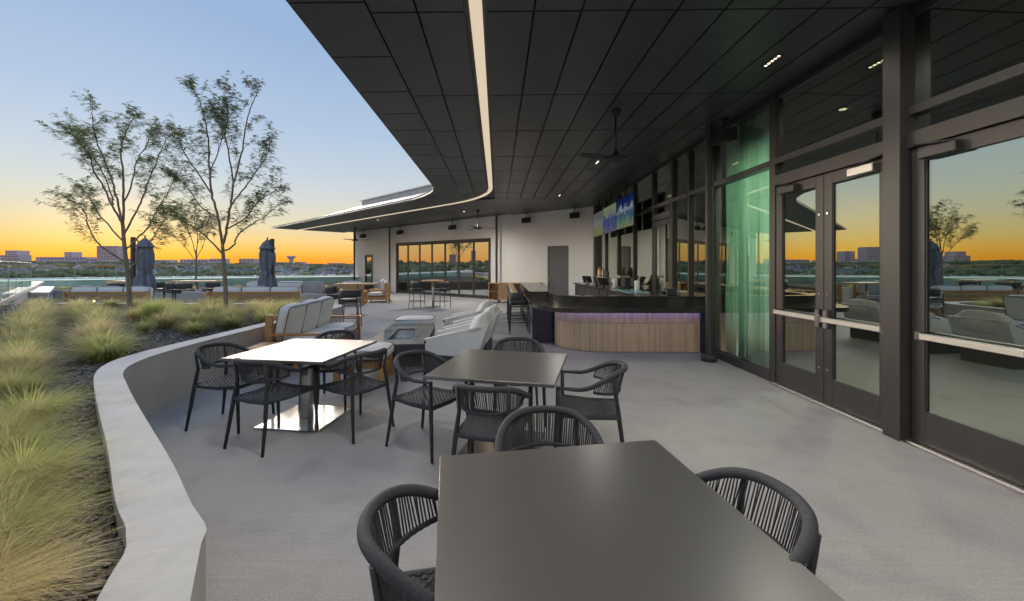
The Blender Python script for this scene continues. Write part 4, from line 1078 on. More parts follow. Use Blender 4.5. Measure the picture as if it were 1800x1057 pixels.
for k in range(13):
    me=bn.copy(); me.materials.clear(); me.materials.append(M['b_'+bm_[rg.randrange(4)][0]])
    o=link(bpy.data.objects.new('bottle',me),None,'liquor bottle in the row on the shelf behind the bar','bottle','bottles behind the bar'); o.location=(3.08+rg.uniform(-.02,.02),12.85+.108*k,1.231)
# ---------------------------------------------------------------- televisions
def tv_mat(name,stops,sc):
    m=bpy.data.materials.new(name); m.use_nodes=True; t=m.node_tree; t.nodes.clear(); L=t.links.new
    o=N(t,'ShaderNodeOutputMaterial'); e=N(t,'ShaderNodeEmission'); co=N(t,'ShaderNodeTexCoord'); mp=N(t,'ShaderNodeMapping'); mp.inputs['Scale'].default_value=sc
    n=N(t,'ShaderNodeTexNoise'); n.inputs['Scale'].default_value=4; n.inputs['Detail'].default_value=8; sp=N(t,'ShaderNodeSeparateXYZ')
    L(co.outputs['Object'],mp.inputs[0]); L(mp.outputs[0],n.inputs['Vector']); L(co.outputs['Object'],sp.inputs[0])
    zz=N(t,'ShaderNodeMapRange'); zz.inputs[1].default_value=-.41; zz.inputs[2].default_value=.41; L(sp.outputs['Z'],zz.inputs[0])
    a=N(t,'ShaderNodeMath',operation='MULTIPLY_ADD'); L(n.outputs[0],a.inputs[0]); a.inputs[1].default_value=1.1; L(zz.outputs[0],a.inputs[2])
    s=N(t,'ShaderNodeMath',operation='SUBTRACT'); L(a.outputs[0],s.inputs[0]); s.inputs[1].default_value=.55
    r=ramp(t,stops); L(s.outputs[0],r.inputs[0]); L(r.outputs[0],e.inputs[0]); e.inputs[1].default_value=.38; L(e.outputs[0],o.inputs[0]); return m
tvs=[tv_mat('tv_picture_a',[(0,S(150,160,120)),(.3,S(90,130,130)),(.5,S(60,90,130)),(.62,S(190,200,205)),(.72,S(40,60,110)),(1,S(20,40,100))],(1,2.2,.7)),
     tv_mat('tv_picture_b',[(0,S(120,120,140)),(.3,S(90,100,150)),(.45,S(70,80,160)),(.6,S(110,120,150)),(.7,S(140,155,125)),(1,S(150,165,125))],(1,1,1.2)),
     tv_mat('tv_picture_c',[(0,S(150,155,100)),(.4,S(140,145,120)),(.55,S(150,150,160)),(.8,S(110,115,120)),(1,S(120,125,110))],(1,2,.8))]
for k,(yc,l) in enumerate(((11.05,'wall television nearest the camera showing a blue stage scene'),(12.68,'middle wall television showing a green and violet picture'),(14.31,'farthest wall television showing a pale green picture'))):
    t=thing('television',l,'television',(3.12-.012*(yc-11),yc,3.10),SR,'televisions hanging over the back bar')
    MB().bbox(.0,.05,-.76,.76,-.43,.43,.006).build('case',M['black'],t)
    MB().box(-.004,-.001,-.745,.745,-.415,.415).build('screen',tvs[k],t)
    MB().tube([(.06,0,.2),(.06,0,.86)],.02,8).box(.05,.09,-.2,.2,-.2,.2).build('mount',M['black'],t)
# ---------------------------------------------------------------- speakers, fans, downlights
def speaker(loc,rz,label,s=1.0,grp='loudspeakers under the canopy'):
    k=thing('loudspeaker',label,'speaker',loc,rz,grp)
    MB().tube([(0,-.03*s,.30*s),(0,-.03*s,.12*s)],.02*s,8).box(-.06*s,.06*s,-.09*s,.03*s,.29*s,.31*s).build('bracket',M['black'],k)
    A=[(-.19,-.12,-.12),(.19,-.12,-.12),(.14,.12,-.16),(-.14,.12,-.16),(-.19,-.12,.12),(.19,-.12,.12),(.14,.12,.06),(-.14,.12,.06)]
    MB().hexa([(a*s,-b*s*-1,c*s) for a,b,c in A]).build('cabinet',M['black'],k)
    MB().hexa([(a*.9*s,(.122 if b>0 else .118)*s,c*.9*s-.006*s) for a,b,c in [(-.15,.12,-.15),(.15,.12,-.15),(.15,.13,-.15),(-.15,.13,-.15),(-.15,.12,.06),(.15,.12,.06),(.15,.13,.06),(-.15,.13,.06)]]).build('grille',M['charcoal'],k)
for px,l in ((646,'loudspeaker above the narrow glass door'),(711,'loudspeaker above the left end of the folding door'),(803,'loudspeaker above the middle of the folding door'),(932,'loudspeaker above the white wall left of the steel door'),(1016,'loudspeaker in the corner right of the steel door')):
    s_,_=sw(px); p=wpt(s_,.35); speaker((p[0],p[1],ceil_z(*p)-.31),WA,l,1.0)
speaker((3.42,6.45,3.74),face(-1,-.35),'large loudspeaker hanging by the top of the green curtain',.9)
speaker((3.35,11.9,3.62),face(-1,-.5),'loudspeaker over the middle television',.8)
speaker((3.32,13.4,3.60),face(-1,-.5),'loudspeaker over the farthest television',.8)
def fan(x,y,zm,label,rot,rb=.62):
    zc=ceil_z(x,y); f=thing('ceiling_fan',label,'ceiling fan',(x,y,0),rot,'ceiling fans')
    MB().lathe([(.075,zc+.02),(.075,zc-.04),(.05,zc-.09),(.018,zc-.10)],n=20).build('canopy_cup',M['charcoal'],f)
    MB().tube([(0,0,zc-.09),(0,0,zm+.10)],.014,10).build('downrod',M['charcoal'],f)
    MB().lathe([(.02,zm+.16),(.04,zm+.10),(.06,zm+.05),(.15,zm+.03),(.16,zm-.0),(.13,zm-.03),(.05,zm-.05)],n=24).build('motor',M['charcoal'],f)
    for k in range(3):
        a=R(120*k); c,s=math.cos(a),math.sin(a)
        P=[]
        for (r,w0,zt_) in ((.14,.035,.0),(.3,.06,.012),(rb,.045,.01)):
            for sgn in (-1,1): P.append((r*c-sgn*w0*s,r*s+sgn*w0*c,zm+zt_+sgn*.012))
        Q=[(p[0],p[1],p[2]+.010) for p in P]
        fs=[(0,1,3,2),(2,3,5,4),(6,8,9,7),(8,10,11,9),(0,2,8,6),(2,4,10,8),(1,7,9,3),(3,9,11,5),(0,6,7,1),(4,5,11,10)]
        MB().add(P+Q,fs).build('blade',M['charcoal'],f)
fan(1.60,6.15,3.27,'ceiling fan nearest the camera above the bar side',R(80))
fan(-1.42,16.6,3.17,'ceiling fan in front of the folding door',R(12),.75)
fan(-9.2,23.4,3.10,'ceiling fan at the far left end of the canopy',R(5),.85)
DLP=[]
def downlight(x,y,rz,power,label):
    z=ceil_z(x,y); d=thing('downlight',label,'downlight',(x,y,z),rz,'recessed linear downlights')
    MB().box(-.03,.03,-.15,.15,-.006,.015).build('housing',M['black'],d)
    for k in range(5):
        MB().lathe([(.015,-.0095),(.015,-.0065)],(0,-.11+.055*k,0),10).build('lens',M['lens'],d)
    ld=bpy.data.lights.new('downlight_lamp','SPOT'); ld.energy=power; ld.spot_size=R(168); ld.spot_blend=1; ld.shadow_soft_size=.16; ld.color=(1,.95,.88)
    ld.cycles.use_multiple_importance_sampling=False
    lo_=bpy.data.objects.new('downlight_lamp',ld); COL.objects.link(lo_); lo_.parent=d; lo_.location=(0,0,-.05)
    return d
for (x,y,p,l) in ((3.07,4.7,30,'linear downlight in the ceiling nearest the glass doors'),(1.97,9.2,110,'linear downlight beyond the near ceiling fan'),(3.0,1.0,120,'added fill downlight over the glass door at the right edge'),(1.0,1.6,85,'added fill downlight above the nearest table'),(-.9,2.9,85,'added fill downlight above and before the middle table'),  # door-edge and table lamps are unseen fill, added to brighten the floor
                (1.3,-2.4,130,'added fill downlight behind the viewer'),(2.5,3.1,110,'added fill downlight between the nearest table and the glass doors'),(-2.05,17.0,430,'downlight in front of the folding door'),(-6.6,19.6,430,'added wall-brightening downlight at the far left part of the canopy'),(1.6,13.4,330,'added wall-brightening downlight over the far end of the bar')):  # viewer and door-side lamps are unseen fill; last pair added to brighten the wall
    downlight(x,y,.037,p,l)

# lamp inside, washing the curtain
dl=thing('interior_downlight','round ceiling lamp inside the glass beside the green curtain','downlight',(5.15,6.2,4.09))
MB().lathe([(.07,0),(.07,-.02),(.06,-.025)][::-1],n=20).build('housing',M['black'],dl); MB().lathe([(.05,-.03),(.05,-.026)],n=16).build('lens',M['lens'],dl)
ld=bpy.data.lights.new('interior_lamp','SPOT'); ld.energy=850; ld.spot_size=R(150); ld.spot_blend=1; ld.shadow_soft_size=.05; ld.color=(1,.93,.8); ld.cycles.use_multiple_importance_sampling=False
lo_=bpy.data.objects.new('interior_lamp',ld); COL.objects.link(lo_); lo_.parent=dl; lo_.location=(0,0,-.09)
# ================================================================ PLANTS
def tint(me, cols):
    a=me.color_attributes.new('tint','FLOAT_COLOR','POINT'); a.data.foreach_set('color',np.array(cols,dtype=np.float32).ravel())
def grass_mesh(seed,n,hgt,wid,spread,wind,green):
    rg=random.Random(seed); V=[];F=[];C=[]
    for i in range(n):
        a=rg.uniform(0,2*math.pi); r0=abs(rg.gauss(0,.05)); L=hgt*rg.uniform(.55,1.15); ln=rg.uniform(.15,1)**.8*spread
        d=Vector((math.cos(a)*ln+wind[0],math.sin(a)*ln+wind[1],0)); dr=rg.uniform(.45,1.15)
        b=Vector((r0*math.cos(a),r0*math.sin(a),0)); sg=5; o=len(V)
        px_=Vector((-math.sin(a+rg.uniform(-1,1)),math.cos(a),0))
        straw=rg.random()>green
        base=Vector((.34,.40,.12)) if not straw else Vector((.55,.46,.22))
        tip=Vector((.64,.66,.27)) if not straw else Vector((.88,.74,.43))
        k_=rg.uniform(.75,1.25)
        for j in range(sg+1):
            t=j/sg; x=b+d*L*(t**1.6)*.8; z=L*(t-.60*dr*t**2.4)*(1-.22*ln)
            w=wid*(1-.85*t); p=Vector((x.x,x.y,max(.0,z)))
            c=(base.lerp(tip,t**.8))*k_
            V+= [tuple(p-px_*w),tuple(p+px_*w)]; C+=[(c.x,c.y,c.z,1)]*2
        for j in range(sg): F.append((o+2*j,o+2*j+1,o+2*j+3,o+2*j+2))
    me=bpy.data.meshes.new('grass_clump'); me.from_pydata(V,[],F); tint(me,C); me.materials.append(M['grass']); return me
wind=(.22,-.12)
GN=[grass_mesh(s,1700,.52,.0019,.95,wind,g_) for s,g_ in ((1,.8),(2,.35),(3,.2),(4,.65))]
GM=[grass_mesh(s,950,.50,.0036,.95,wind,g_) for s,g_ in ((11,.75),(12,.35),(13,.15),(14,.6),(15,.4))]
GG=[grass_mesh(21,950,.60,.0036,.75,wind,.92)]
rg=random.Random(5)
def clump(x,y,mesh,s,label,group,z=ZB):
    o=link(bpy.data.objects.new('grass_clump',mesh),None,label,'ornamental grass',group)
    o.location=(x,y,z-.01); o.rotation_euler=(0,0,rg.uniform(-.5,.5)); o.scale=(s*rg.uniform(.95,1.1),s*rg.uniform(.95,1.1),s*rg.uniform(.85,1.1))
def inside(x,y):
    for (a,b) in zip(is_,is_[1:]):
        pass
    return True
# row beside the glass rail
lab='feather grass clump in the long row next to the left glass rail'; k=0
p0,p1=Vector((-1.74,1.0)),Vector((-11.9,10.1)); s=0; Lr_=(p1-p0).length; dirr=(p1-p0).normalized(); nr=Vector((dirr.y,-dirr.x))
while s<Lr_:
    p=p0+dirr*s+nr*rg.uniform(-.14,.14)
    near=s<4.5
    clump(p.x,p.y,rg.choice(GN if near else GM),rg.uniform(.85,1.1) if near else rg.uniform(.95,1.15),lab,'grass row by the glass rail'); s+=.40 if near else .44
s=.3
while s<5:
    p=p0+dirr*s-nr*.42+nr*rg.uniform(-.12,.12); clump(p.x,p.y,rg.choice(GN),rg.uniform(.85,1.05),lab,'grass row by the glass rail'); s+=.42
for (px_,py_,g_) in ((25,700,0),(55,745,0),(15,800,0),(40,850,0),(-10,900,3),(10,960,0),(-40,1000,1),(-20,1060,2)):
    q_=G(px_,py_,.56); clump(q_[0],q_[1],GN[g_],rg.uniform(.75,.92),lab,'grass row by the glass rail')
# middle row
lab='feather grass clump in the middle row of the planting bed'
p0,p1=Vector((-4.75,4.62)),Vector((-10.6,9.9)); s=0; Lr_=(p1-p0).length; dirr=(p1-p0).normalized(); nr=Vector((dirr.y,-dirr.x))
while s<Lr_:
    p=p0+dirr*s+nr*rg.uniform(-.14,.14); clump(p.x,p.y,rg.choice(GM),rg.uniform(.95,1.2),lab,'middle grass row'); s+=.40
# loose clumps between the trees and the wall
lab='loose feather grass clump between the trees and the planter wall'
for (x,y,s_,g) in [(-6.9,7.65,1.05,1),(-6.6,8.1,1,0),(-7.2,8.4,1,0),(-5.45,6.9,1,0),(-5.3,7.4,.9,0),(-5.15,6.45,.7,0),(-6.55,9.0,.95,0),(-6.0,9.4,.9,0),(-5.0,8.1,1,0),(-4.75,8.9,.9,0),(-5.4,9.7,.9,0),(-4.65,9.5,.7,0),
                (-8.2,9.5,1,0),(-8.7,9.9,.9,0),(-7.6,9.9,.9,0),(-7.0,9.6,.8,1),(-9.5,10.1,.9,0),(-6.3,7.5,.75,1),(-5.85,8.4,.9,0),(-4.7,7.6,.8,0),(-5.9,6.35,.55,1),(-10.3,10.2,.9,0),(-8.0,8.8,.9,0),(-6.2,8.2,1,0),(-5.6,7.9,1,0),(-4.95,7.0,.9,0),(-6.1,7.0,1,0),(-7.4,7.9,1,0),(-7.7,8.9,1,0),(-6.9,8.7,1,0),(-5.3,8.8,1,0),(-4.8,8.4,.9,0),(-6.4,9.8,.9,0)]:
    clump(x,y,GG[0] if g else rg.choice(GM),s_*1.2,lab,'loose grass clumps')
lab='grass tuft in the far planter box before the glass rail'
for k in range(26):
    t=k/25; x=-19+10.2*t+rg.uniform(-.2,.2); y=16.9+.5*t+rg.uniform(-.1,.5)
    clump(x,y,rg.choice(GM),rg.uniform(.55,.95),lab,'grass in the far planter',.52)
# spiky agave-like plant at the right tree
sp=MB()
for k in range(26):
    a=rg.uniform(0,6.28); e=rg.uniform(.5,1.3); L=rg.uniform(.25,.4); d=Vector((math.cos(a)*math.cos(e),math.sin(a)*math.cos(e),math.sin(e))); n_=Vector((-math.sin(a),math.cos(a),0))*.014
    sp.add([tuple(-n_),tuple(n_),tuple(d*L*.6+n_*.8),tuple(d*L*.6-n_*.8),tuple(d*L)],[(0,1,2,3),(3,2,4)])
M['agave']=mat('agave_leaf',(.06,.11,.10),(.09,.15,.13),scale=10,rough=.6)
sp.build('spiky_plant',M['agave'],None,label='small dark spiky plant at the foot of the right tree',cat='plant').location=(-7.0,9.25,ZB)
# mulch chips
V=[];F=[]
BEDC=is_+[(-12.6,10.1),(-9.9,7.75),(-2.35,.85),(-1.4,-.1)]
def inpoly(x,y):
    c=False; n=len(BEDC)
    for i in range(n):
        x1,y1=BEDC[i]; x2,y2=BEDC[i-1]
        if (y1>y)!=(y2>y) and x<(x2-x1)*(y-y1)/(y2-y1)+x1: c=not c
    return c
P_in=[Vector(p) for p in is_]
def chips(cnt,fn,l0,l1,seed):
    rg=random.Random(seed)
    for _ in range(cnt):
        q=fn(rg)
        if q is None: continue
        x,y=q
        if not inpoly(x,y): continue
        L=rg.uniform(l0,l1)*rg.choice((.5,.8,1,1.5)); W=L*rg.uniform(.10,.28); a=rg.uniform(0,3.14); tl=rg.uniform(-.45,.45); z=ZB+rg.uniform(0,.018)
        c,s=math.cos(a)*L/2,math.sin(a)*L/2; wx,wy=-math.sin(a)*W/2,math.cos(a)*W/2; dz=math.sin(tl)*L/2; h=W*.5
        o=len(V)
        V.extend([(x-c-wx,y-s-wy,z-dz),(x-c+wx,y-s+wy,z-dz+h*.5),(x+c+wx*.6,y+s+wy*.6,z+dz),(x+c-wx*.6,y+s-wy*.6,z+dz+h),(x,y,z+h*1.1)])
        F.extend([(o,o+4,o+1),(o+1,o+4,o+2),(o+2,o+4,o+3),(o+3,o+4,o)])
def along(mx,lo,hi):
    def fn(rg):
        i=rg.randrange(0,mx); p=P_in[i]; q=P_in[min(i+1,len(P_in)-1)]; t=(q-p); 
        if t.length<1e-6: return None
        t.normalize(); n_=Vector((-t.y,t.x)); r=p+n_*rg.uniform(lo,hi)+t*rg.uniform(-.1,.1)
        if r.x*0+ (r-Vector((-2.35,.77))).dot(Vector((rd.y,-rd.x)))<.05: return None
        return r.x,r.y
    return fn
i4=next(i for i,p in enumerate(P_in) if p.y>4.4)
i9=next(i for i,p in enumerate(P_in) if p.y>9.6)
chips(24000,along(i4,.005,1.1),.022,.058,1)
chips(14000,along(i9,.005,4.0),.05,.11,2)
me=bpy.data.meshes.new('bark_mulch'); me.from_pydata(V,[],F); me.materials.append(mat('bark_chip',(.13,.115,.105),(.34,.31,.285),scale=22,rough=.95,c3=(.05,.043,.038),scale3=30)); 
link(bpy.data.objects.new('bark_mulch',me),None,'dark shredded bark mulch covering the planting bed','mulch',None,'stuff')
# garden spotlights
def spot(x,y,az,label,lit):
    s=thing('garden_spotlight',label,'garden light',(x,y,ZB),az,'small garden spotlights')
    MB().tube([(0,0,-.05),(0,0,.10)],.008,6).build('stake',M['black'],s)
    MB().tube([(0,-.07,.07),(0,.07,.17)],[.026,.03],14).build('lamp_head',M['charcoal'],s)
    MB().tube([(0,.069,.169),(0,.073,.172)],.025,14).build('lens',M['glow'] if lit else M['black'],s)
spot(*G(207,580,.6),face(-.6,.7),'bullet garden spotlight leaning in the middle grass row',False)
spot(*G(402,552,.6),face(-.2,1),'dark garden spotlight standing near the right tree',False)
spot(*G(168,534,.62),face(.4,-.9),'glowing garden spotlight before the left sofa',True)
# ---------------------------------------------------------------- trees
def tree(name,label,Y,trunk,limbs,seed,trad,nsub,leafs,scale=1.0,dep=1.1):
    rg=random.Random(seed)
    t=thing(name,label,'tree',(0,0,0),0,'young honey locust trees')
    wood=MB(); V=[];F=[];C=[]
    T=[at(p[0],p[1],Y) for p in trunk]
    base=Vector((T[0].x,T[0].y,0)); t.location=(T[0].x,T[0].y,T[0].z)
    org=T[0].copy()
    loc=lambda p: p-org
    def smooth(P,k=4):
        out=[];n=len(P)
        for i in range(n-1):
            p0,p1,p2,p3=P[max(i-1,0)],P[i],P[i+1],P[min(i+2,n-1)]
            for q in range(k):
                s=q/k; out.append(.5*((2*p1)+(p2-p0)*s+(2*p0-5*p1+4*p2-p3)*s*s+(3*p1-p0-3*p2+p3)*s**3))
        out.append(P[-1]); return out
    Ts=smooth(T)
    wood_tr=MB(); n=len(Ts); wood_tr.tube([loc(p) for p in Ts],[trad*(1.25 if i==0 else 1)*(1-.35*i/n) for i in range(n)],10)
    tr_=wood_tr.build('trunk',M['bark'],t)
    def leaf(p,d,sz):
        # compound leaf: arching rachis with paired leaflets
        d=d.normalized(); nn=rg.randint(6,9); L=sz*rg.uniform(.7,1.25); side=d.cross(Vector((0,0,1)))
        side=side.normalized() if side.length>.01 else Vector((1,0,0))
        dark=rg.uniform(.7,1.25); cc=(.19*dark,.25*dark,.10*dark) if rg.random()<.85 else (.24*dark,.21*dark,.08*dark)
        for q in range(nn):
            s=(q+1)/nn; c=p+d*L*s+Vector((0,0,-.55*L*s*s))
            fw=(d+Vector((0,0,-1.1*s))).normalized()
            for e in (-1,1):
                a=(side*e*.9+fw*.5+Vector((0,0,-.35+rg.uniform(-.25,.25)))).normalized(); ll=L*.30*(1-.45*abs(s-.45)); ww=fw*ll*.20
                o=len(V); tip=c+a*ll
                for v in (c,c+a*ll*.5+ww,tip,c+a*ll*.5-ww): V.append(tuple(loc(v)))
                C.extend([(*cc,1)]*4); F.append((o,o+1,o+2,o+3))
    def twig(p,d,L,r,lev):
        P=[p];D=d.normalized(); k=5
        for i in range(k):
            D=(D+Vector((rg.gauss(0,.20),rg.gauss(0,.20),rg.gauss(.04,.13)))).normalized(); P.append(P[-1]+D*L/k)
        wood.tube([loc(q) for q in P],[r*(1-.75*i/k) for i in range(k+1)],4,caps=False)
        if lev>0:
            for i in range(2,k+1):
                if rg.random()<.85:
                    ax=Vector((rg.uniform(-1,1),rg.uniform(-1,1),rg.uniform(-.3,.7))); twig(P[i],(D*.9+ax*.9),L*rg.uniform(.35,.6),r*.5,lev-1)
        if lev==0 or True:
            for i in range(1 if lev==0 else 3,k+1):
                for _ in range(leafs if lev==0 else 1):
                    if rg.random()<.75:
                        ax=Vector((rg.uniform(-1,1),rg.uniform(-1,1),rg.uniform(-.35,.6))); leaf(P[i]+(P[i-1]-P[i])*rg.random(),D*.5+ax,.15*scale)
    for li,(pts,r0) in enumerate(limbs):
        dy=rg.uniform(-dep,dep); m=len(pts)
        # anchor the first point on the trunk, then spread in depth
        P=[at(p[0],p[1],Y+dy*(i/(m-1))) for i,p in enumerate(pts)]
        Ps=smooth(P,5); n=len(Ps)
        Ps=[q+Vector((rg.gauss(0,.006),rg.gauss(0,.006),rg.gauss(0,.006))) if 0<i<n-1 else q for i,q in enumerate(Ps)]
        wood.tube([loc(q) for q in Ps],[r0*.8*(1-.85*i/n)+.003 for i in range(n)],6)
        for k in range(nsub):
            f=.30+.70*(k+rg.random())/nsub; i=min(n-2,int(f*(n-1))); tdir=(Ps[i+1]-Ps[i]).normalized()
            ax=Vector((rg.uniform(-1,1),rg.uniform(-1,1),rg.uniform(-.1,.8)))
            twig(Ps[i],tdir*.9+ax*.75,rg.uniform(.45,.95)*scale*(1.1-.45*f),.007*scale*(1.1-.5*f),1)
        twig(Ps[-1],Ps[-1]-Ps[-2],.35*scale,.005,1)
    wood.build('limbs',M['bark'],tr_)
    me=bpy.data.meshes.new('crown'); me.from_pydata(V,[],F); tint(me,C); me.materials.append(M['leaf']); link(bpy.data.objects.new('crown',me),t)
T1t=[(229,560),(228,530),(226,500),(222,462),(218,425),(216,395)]
T1=[([(222,462),(205,452),(190,442),(170,425),(156,400),(152,380),(144,366),(124,352)],.020),
    ([(216,395),(202,370),(182,330),(165,300),(156,272),(138,247),(123,236)],.024),
    ([(217,405),(206,352),(195,310),(180,272),(166,236),(162,202)],.024),
    ([(216,398),(217,345),(216,300),(213,262),(222,232),(234,210)],.028),
    ([(218,412),(236,380),(250,350),(265,310),(280,272),(291,246)],.024),
    ([(221,440),(240,420),(262,398),(280,362),(300,330),(312,302)],.022),
    ([(226,478),(250,445),(268,420),(286,392),(305,372)],.016),
    ([(217,425),(186,392),(170,370),(156,346),(144,332)],.018),
    ([(217,360),(232,320),(240,285),(258,255),(268,238)],.018),
    ([(200,360),(190,325),(170,285),(156,262),(144,240)],.015)]
tree('locust_tree','young slender tree with sparse leaves at left, in front of the sunset',8.6,T1t,T1,31,.048,15,2,.72,.9)
T2t=[(398,560),(397,530),(396,500),(393,458),(391,432)]
T2=[([(391,434),(399,402),(405,362),(411,322),(424,272),(431,230),(440,192),(452,163)],.030),
    ([(391,430),(383,382),(372,340),(368,292),(367,252),(360,212),(350,176),(338,156)],.030),
    ([(391,446),(370,424),(345,403),(320,388),(298,374)],.022),
    ([(393,442),(410,432),(418,414),(440,396),(466,381),(488,362)],.022),
    ([(406,362),(430,330),(450,302),(468,275),(474,252)],.020),
    ([(373,342),(352,310),(332,282),(316,252),(306,238)],.020),
    ([(411,322),(402,272),(396,232),(401,202),(396,168)],.018),
    ([(400,402),(430,384),(455,354),(484,336)],.018),
    ([(369,300),(385,262),(390,232),(378,205)],.014),
    ([(384,385),(352,362),(330,330),(305,312)],.015)]
tree('locust_tree','taller young tree with sparse leaves, right of the two in the planting bed',8.6,T2t,T2,47,.048,15,2,.72,.9)
T3t=[(344,520),(344,495),(345,465),(345,440)]
T3=[([(345,450),(338,425),(330,405),(318,390)],.022),([(345,445),(347,415),(342,390),(338,370)],.022),([(345,455),(356,435),(364,412),(372,398)],.018),([(345,440),(352,410),(358,390)],.016),([(344,460),(330,440),(316,425),(304,412)],.016)]
tree('locust_tree','small distant tree rising from the far planter box between the umbrellas',19.0,T3t,T3,53,.05,7,2,1.4)

# ================================================================ FAR AWAY
def pol(px,D): dx=(px-900)/700; return dx*D,D
def bld(px0,px1,py,D,label,name='office_building',nx=0,nz=0,pyb=462,dep=40):
    x0=(px0-900)/700*D; x1=(px1-900)/700*D; zt_=H+(466-py)/700*D; zb=H+(466-pyb)/700*D-25
    b=thing(name,label,'building',((x0+x1)/2,D,zb)); w=(x1-x0)/2; h=zt_-zb
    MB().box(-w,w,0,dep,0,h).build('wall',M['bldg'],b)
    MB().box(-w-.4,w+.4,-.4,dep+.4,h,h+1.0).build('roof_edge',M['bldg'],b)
    if nx:
        h0=h-(pyb-py)/700*D
        for i in range(nx):
            for j in range(nz):
                cw=2*w/nx; chh=(h-h0)/nz
                MB().box(-w+cw*(i+.14),-w+cw*(i+.86),-.35,-.02,h0+chh*(j+.2),h0+chh*(j+.86)).build('window',M['bldgwin'],b)
    return b
Db=1700
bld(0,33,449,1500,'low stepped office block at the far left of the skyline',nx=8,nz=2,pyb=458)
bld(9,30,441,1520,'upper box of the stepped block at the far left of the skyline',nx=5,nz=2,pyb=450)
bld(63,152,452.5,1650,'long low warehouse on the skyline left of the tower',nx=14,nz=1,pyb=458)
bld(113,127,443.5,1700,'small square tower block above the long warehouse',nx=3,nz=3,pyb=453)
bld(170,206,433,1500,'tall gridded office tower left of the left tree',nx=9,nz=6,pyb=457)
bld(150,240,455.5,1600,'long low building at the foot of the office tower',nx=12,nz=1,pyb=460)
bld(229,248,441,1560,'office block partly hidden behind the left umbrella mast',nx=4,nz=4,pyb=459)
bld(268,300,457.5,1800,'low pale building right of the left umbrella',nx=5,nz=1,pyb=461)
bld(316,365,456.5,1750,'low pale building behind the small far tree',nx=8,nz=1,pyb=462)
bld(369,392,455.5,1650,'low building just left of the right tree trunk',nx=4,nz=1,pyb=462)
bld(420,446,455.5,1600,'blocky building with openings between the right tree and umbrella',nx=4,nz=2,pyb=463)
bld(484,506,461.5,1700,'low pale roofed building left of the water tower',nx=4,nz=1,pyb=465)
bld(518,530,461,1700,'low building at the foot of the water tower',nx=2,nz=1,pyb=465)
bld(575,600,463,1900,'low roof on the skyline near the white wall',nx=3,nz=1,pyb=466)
# skyline seen in the reflections, behind and left of the viewer
for k,(az,D,w,h) in enumerate(((-96,1500,26,34),(-99,1550,18,50),(-103,1500,40,26),(-110,1600,24,38),(-115,1550,34,52),(-119,1600,30,30),(-124,1500,44,24),(-131,1600,20,36))):
    x,y=D*math.sin(R(az)),D*math.cos(R(az)); b=thing('office_tower','office tower on the skyline behind the left of the viewer','building',(x,y,-6),-R(az),'towers behind the viewer')
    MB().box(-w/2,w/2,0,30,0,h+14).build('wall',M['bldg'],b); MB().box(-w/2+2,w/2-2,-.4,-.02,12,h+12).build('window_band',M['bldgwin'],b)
# water tower
x,D=(512-900)/700*1500,1500
wt=thing('water_tower','water tower with a flared round tank on the skyline','water tower',(x,D,-16))
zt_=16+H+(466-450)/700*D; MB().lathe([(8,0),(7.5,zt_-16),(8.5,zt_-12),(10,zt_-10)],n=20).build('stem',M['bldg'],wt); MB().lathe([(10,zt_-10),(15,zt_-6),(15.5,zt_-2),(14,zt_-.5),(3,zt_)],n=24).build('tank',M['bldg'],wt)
# houses
rg=random.Random(17)
def house_mesh(w,d,h):
    wl=MB().prism([(-w,-d),(w,-d),(w,d),(-w,d)],0,h)
    g=.42; wl.add([(-w*g,-d-.02,0),(w*g,-d-.02,0),(w*g,-d-.02,h),(0,-d-.02,h+w*.38),(-w*g,-d-.02,h)],[(0,1,2,3,4)])
    rf=MB(); e=.5; rh=w*.55
    rf.add([(-w-e,-d-e,h),(w+e,-d-e,h),(w+e,d+e,h),(-w-e,d+e,h),(-w*.5,0,h+rh),(w*.5,0,h+rh)],[(0,1,5,4),(1,2,5),(2,3,4,5),(3,0,4),(3,2,1,0)])
    rf.add([(-w*g-.4,-d-.6,h-.1),(0,-d-.6,h+w*.46),(0,0,h+w*.46),(-w*g-.4,0,h-.1),(w*g+.4,-d-.6,h-.1),(w*g+.4,0,h-.1)],[(0,1,2,3),(1,4,5,2)])
    a=wl.mesh('wall'); a.materials.append(M['housew']); b=rf.mesh('roof'); b.materials.append(M['roofs'])
    win=MB()
    for xx in (-.8,-.6,.6,.8): win.box(xx*w-.6,xx*w+.6,-d-.12,-d-.01,1,2.6)
    win.box(-1,1,-d-.14,-d-.03,h+.2,h+1.6); c=win.mesh('window'); c.materials.append(M['bldgwin'])
    return a,b,c
HM=[house_mesh(8,6,5.2),house_mesh(10,6,5.6),house_mesh(7,6,6.4)]
spots=[]
for _ in range(900):
    if len(spots)>=110: break
    px=rg.uniform(40,630); y=rg.uniform(450,1100); x=(px-900)/700*y
    if all((x-a)**2+(y-b)**2>24**2 for a,b in spots): spots.append((x,y))
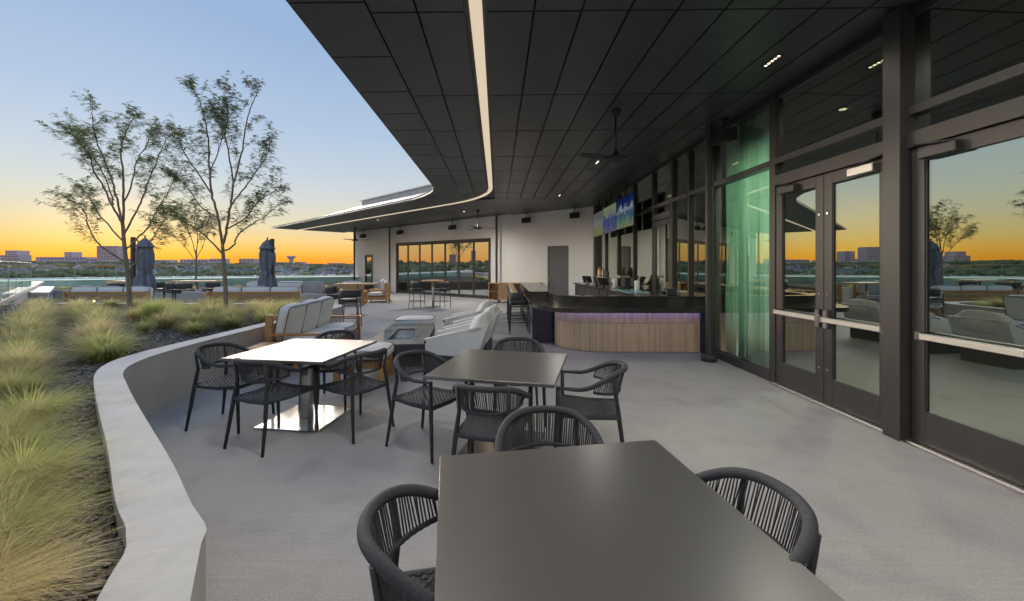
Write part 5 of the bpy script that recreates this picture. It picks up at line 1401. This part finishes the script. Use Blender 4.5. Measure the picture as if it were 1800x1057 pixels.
for (x,y) in spots:
    r=math.hypot(x,y); az=math.atan2(x,y); z=ter(r,az)
    hs=thing('house','small gabled house with grey roof among the trees below the terrace','house',(x,y,z-.5),-az+rg.uniform(-.6,.6),'houses in the valley')
    sc_=rg.uniform(.8,1.1); hs.scale=(sc_,sc_,sc_); a,b,c=HM[rg.randrange(3)]
    w_=link(bpy.data.objects.new('wall',a),hs); link(bpy.data.objects.new('window',c),w_); link(bpy.data.objects.new('roof',b),hs)
# woodland
ico=bmesh.new(); bmesh.ops.create_icosphere(ico,subdivisions=2,radius=1); IV=np.array([v.co[:] for v in ico.verts],dtype=np.float32); IF=np.array([[v.index for v in f.verts] for f in ico.faces],dtype=np.int32); ico.free()
nr_=np.random.RandomState(4); VV=[];FF=[];off=0
def scatter(cnt,a0,a1,r0,r1,s0,s1,ok=None):
    global off
    for _ in range(cnt):
        az=R(nr_.uniform(a0,a1)); r=r0+(r1-r0)*nr_.uniform(0,1)**.75; x,y=r*math.sin(az),r*math.cos(az)
        s=nr_.uniform(s0,s1)
        if any((x-a)**2+(y-b)**2<(11+s*.4)**2 for a,b in spots): continue
        if any(((y-b)>-30 and (y-b)<0) and abs(x-a)<8 and nr_.uniform()<.7 for a,b in spots): continue
        z=ter(r,az); v=IV*(1+nr_.uniform(-.28,.28,(len(IV),1)))*np.array([s*.62,s*.62,s*.52])+np.array([x,y,z+s*.42])
        VV.append(v.astype(np.float32)); FF.append(IF+off); off+=len(IV)
scatter(950,-57,-18,480,1050,4,8)
scatter(1800,-57,-18,1050,1900,7,13)
scatter(1100,-140,-57,380,1700,9,18)
v=np.concatenate(VV); f=np.concatenate(FF)
me=bpy.data.meshes.new('woodland'); me.vertices.add(len(v)); me.vertices.foreach_set('co',v.ravel()); me.loops.add(f.size); me.loops.foreach_set('vertex_index',f.ravel()); me.polygons.add(len(f)); me.polygons.foreach_set('loop_start',np.arange(0,f.size,3,dtype=np.int32)); me.polygons.foreach_set('loop_total',np.full(len(f),3,dtype=np.int32)); me.update(calc_edges=True); me.validate()
me.materials.append(M['bulkfol']); link(bpy.data.objects.new('woodland',me),None,'dark green woodland covering the valley to the skyline','trees',None,'stuff')
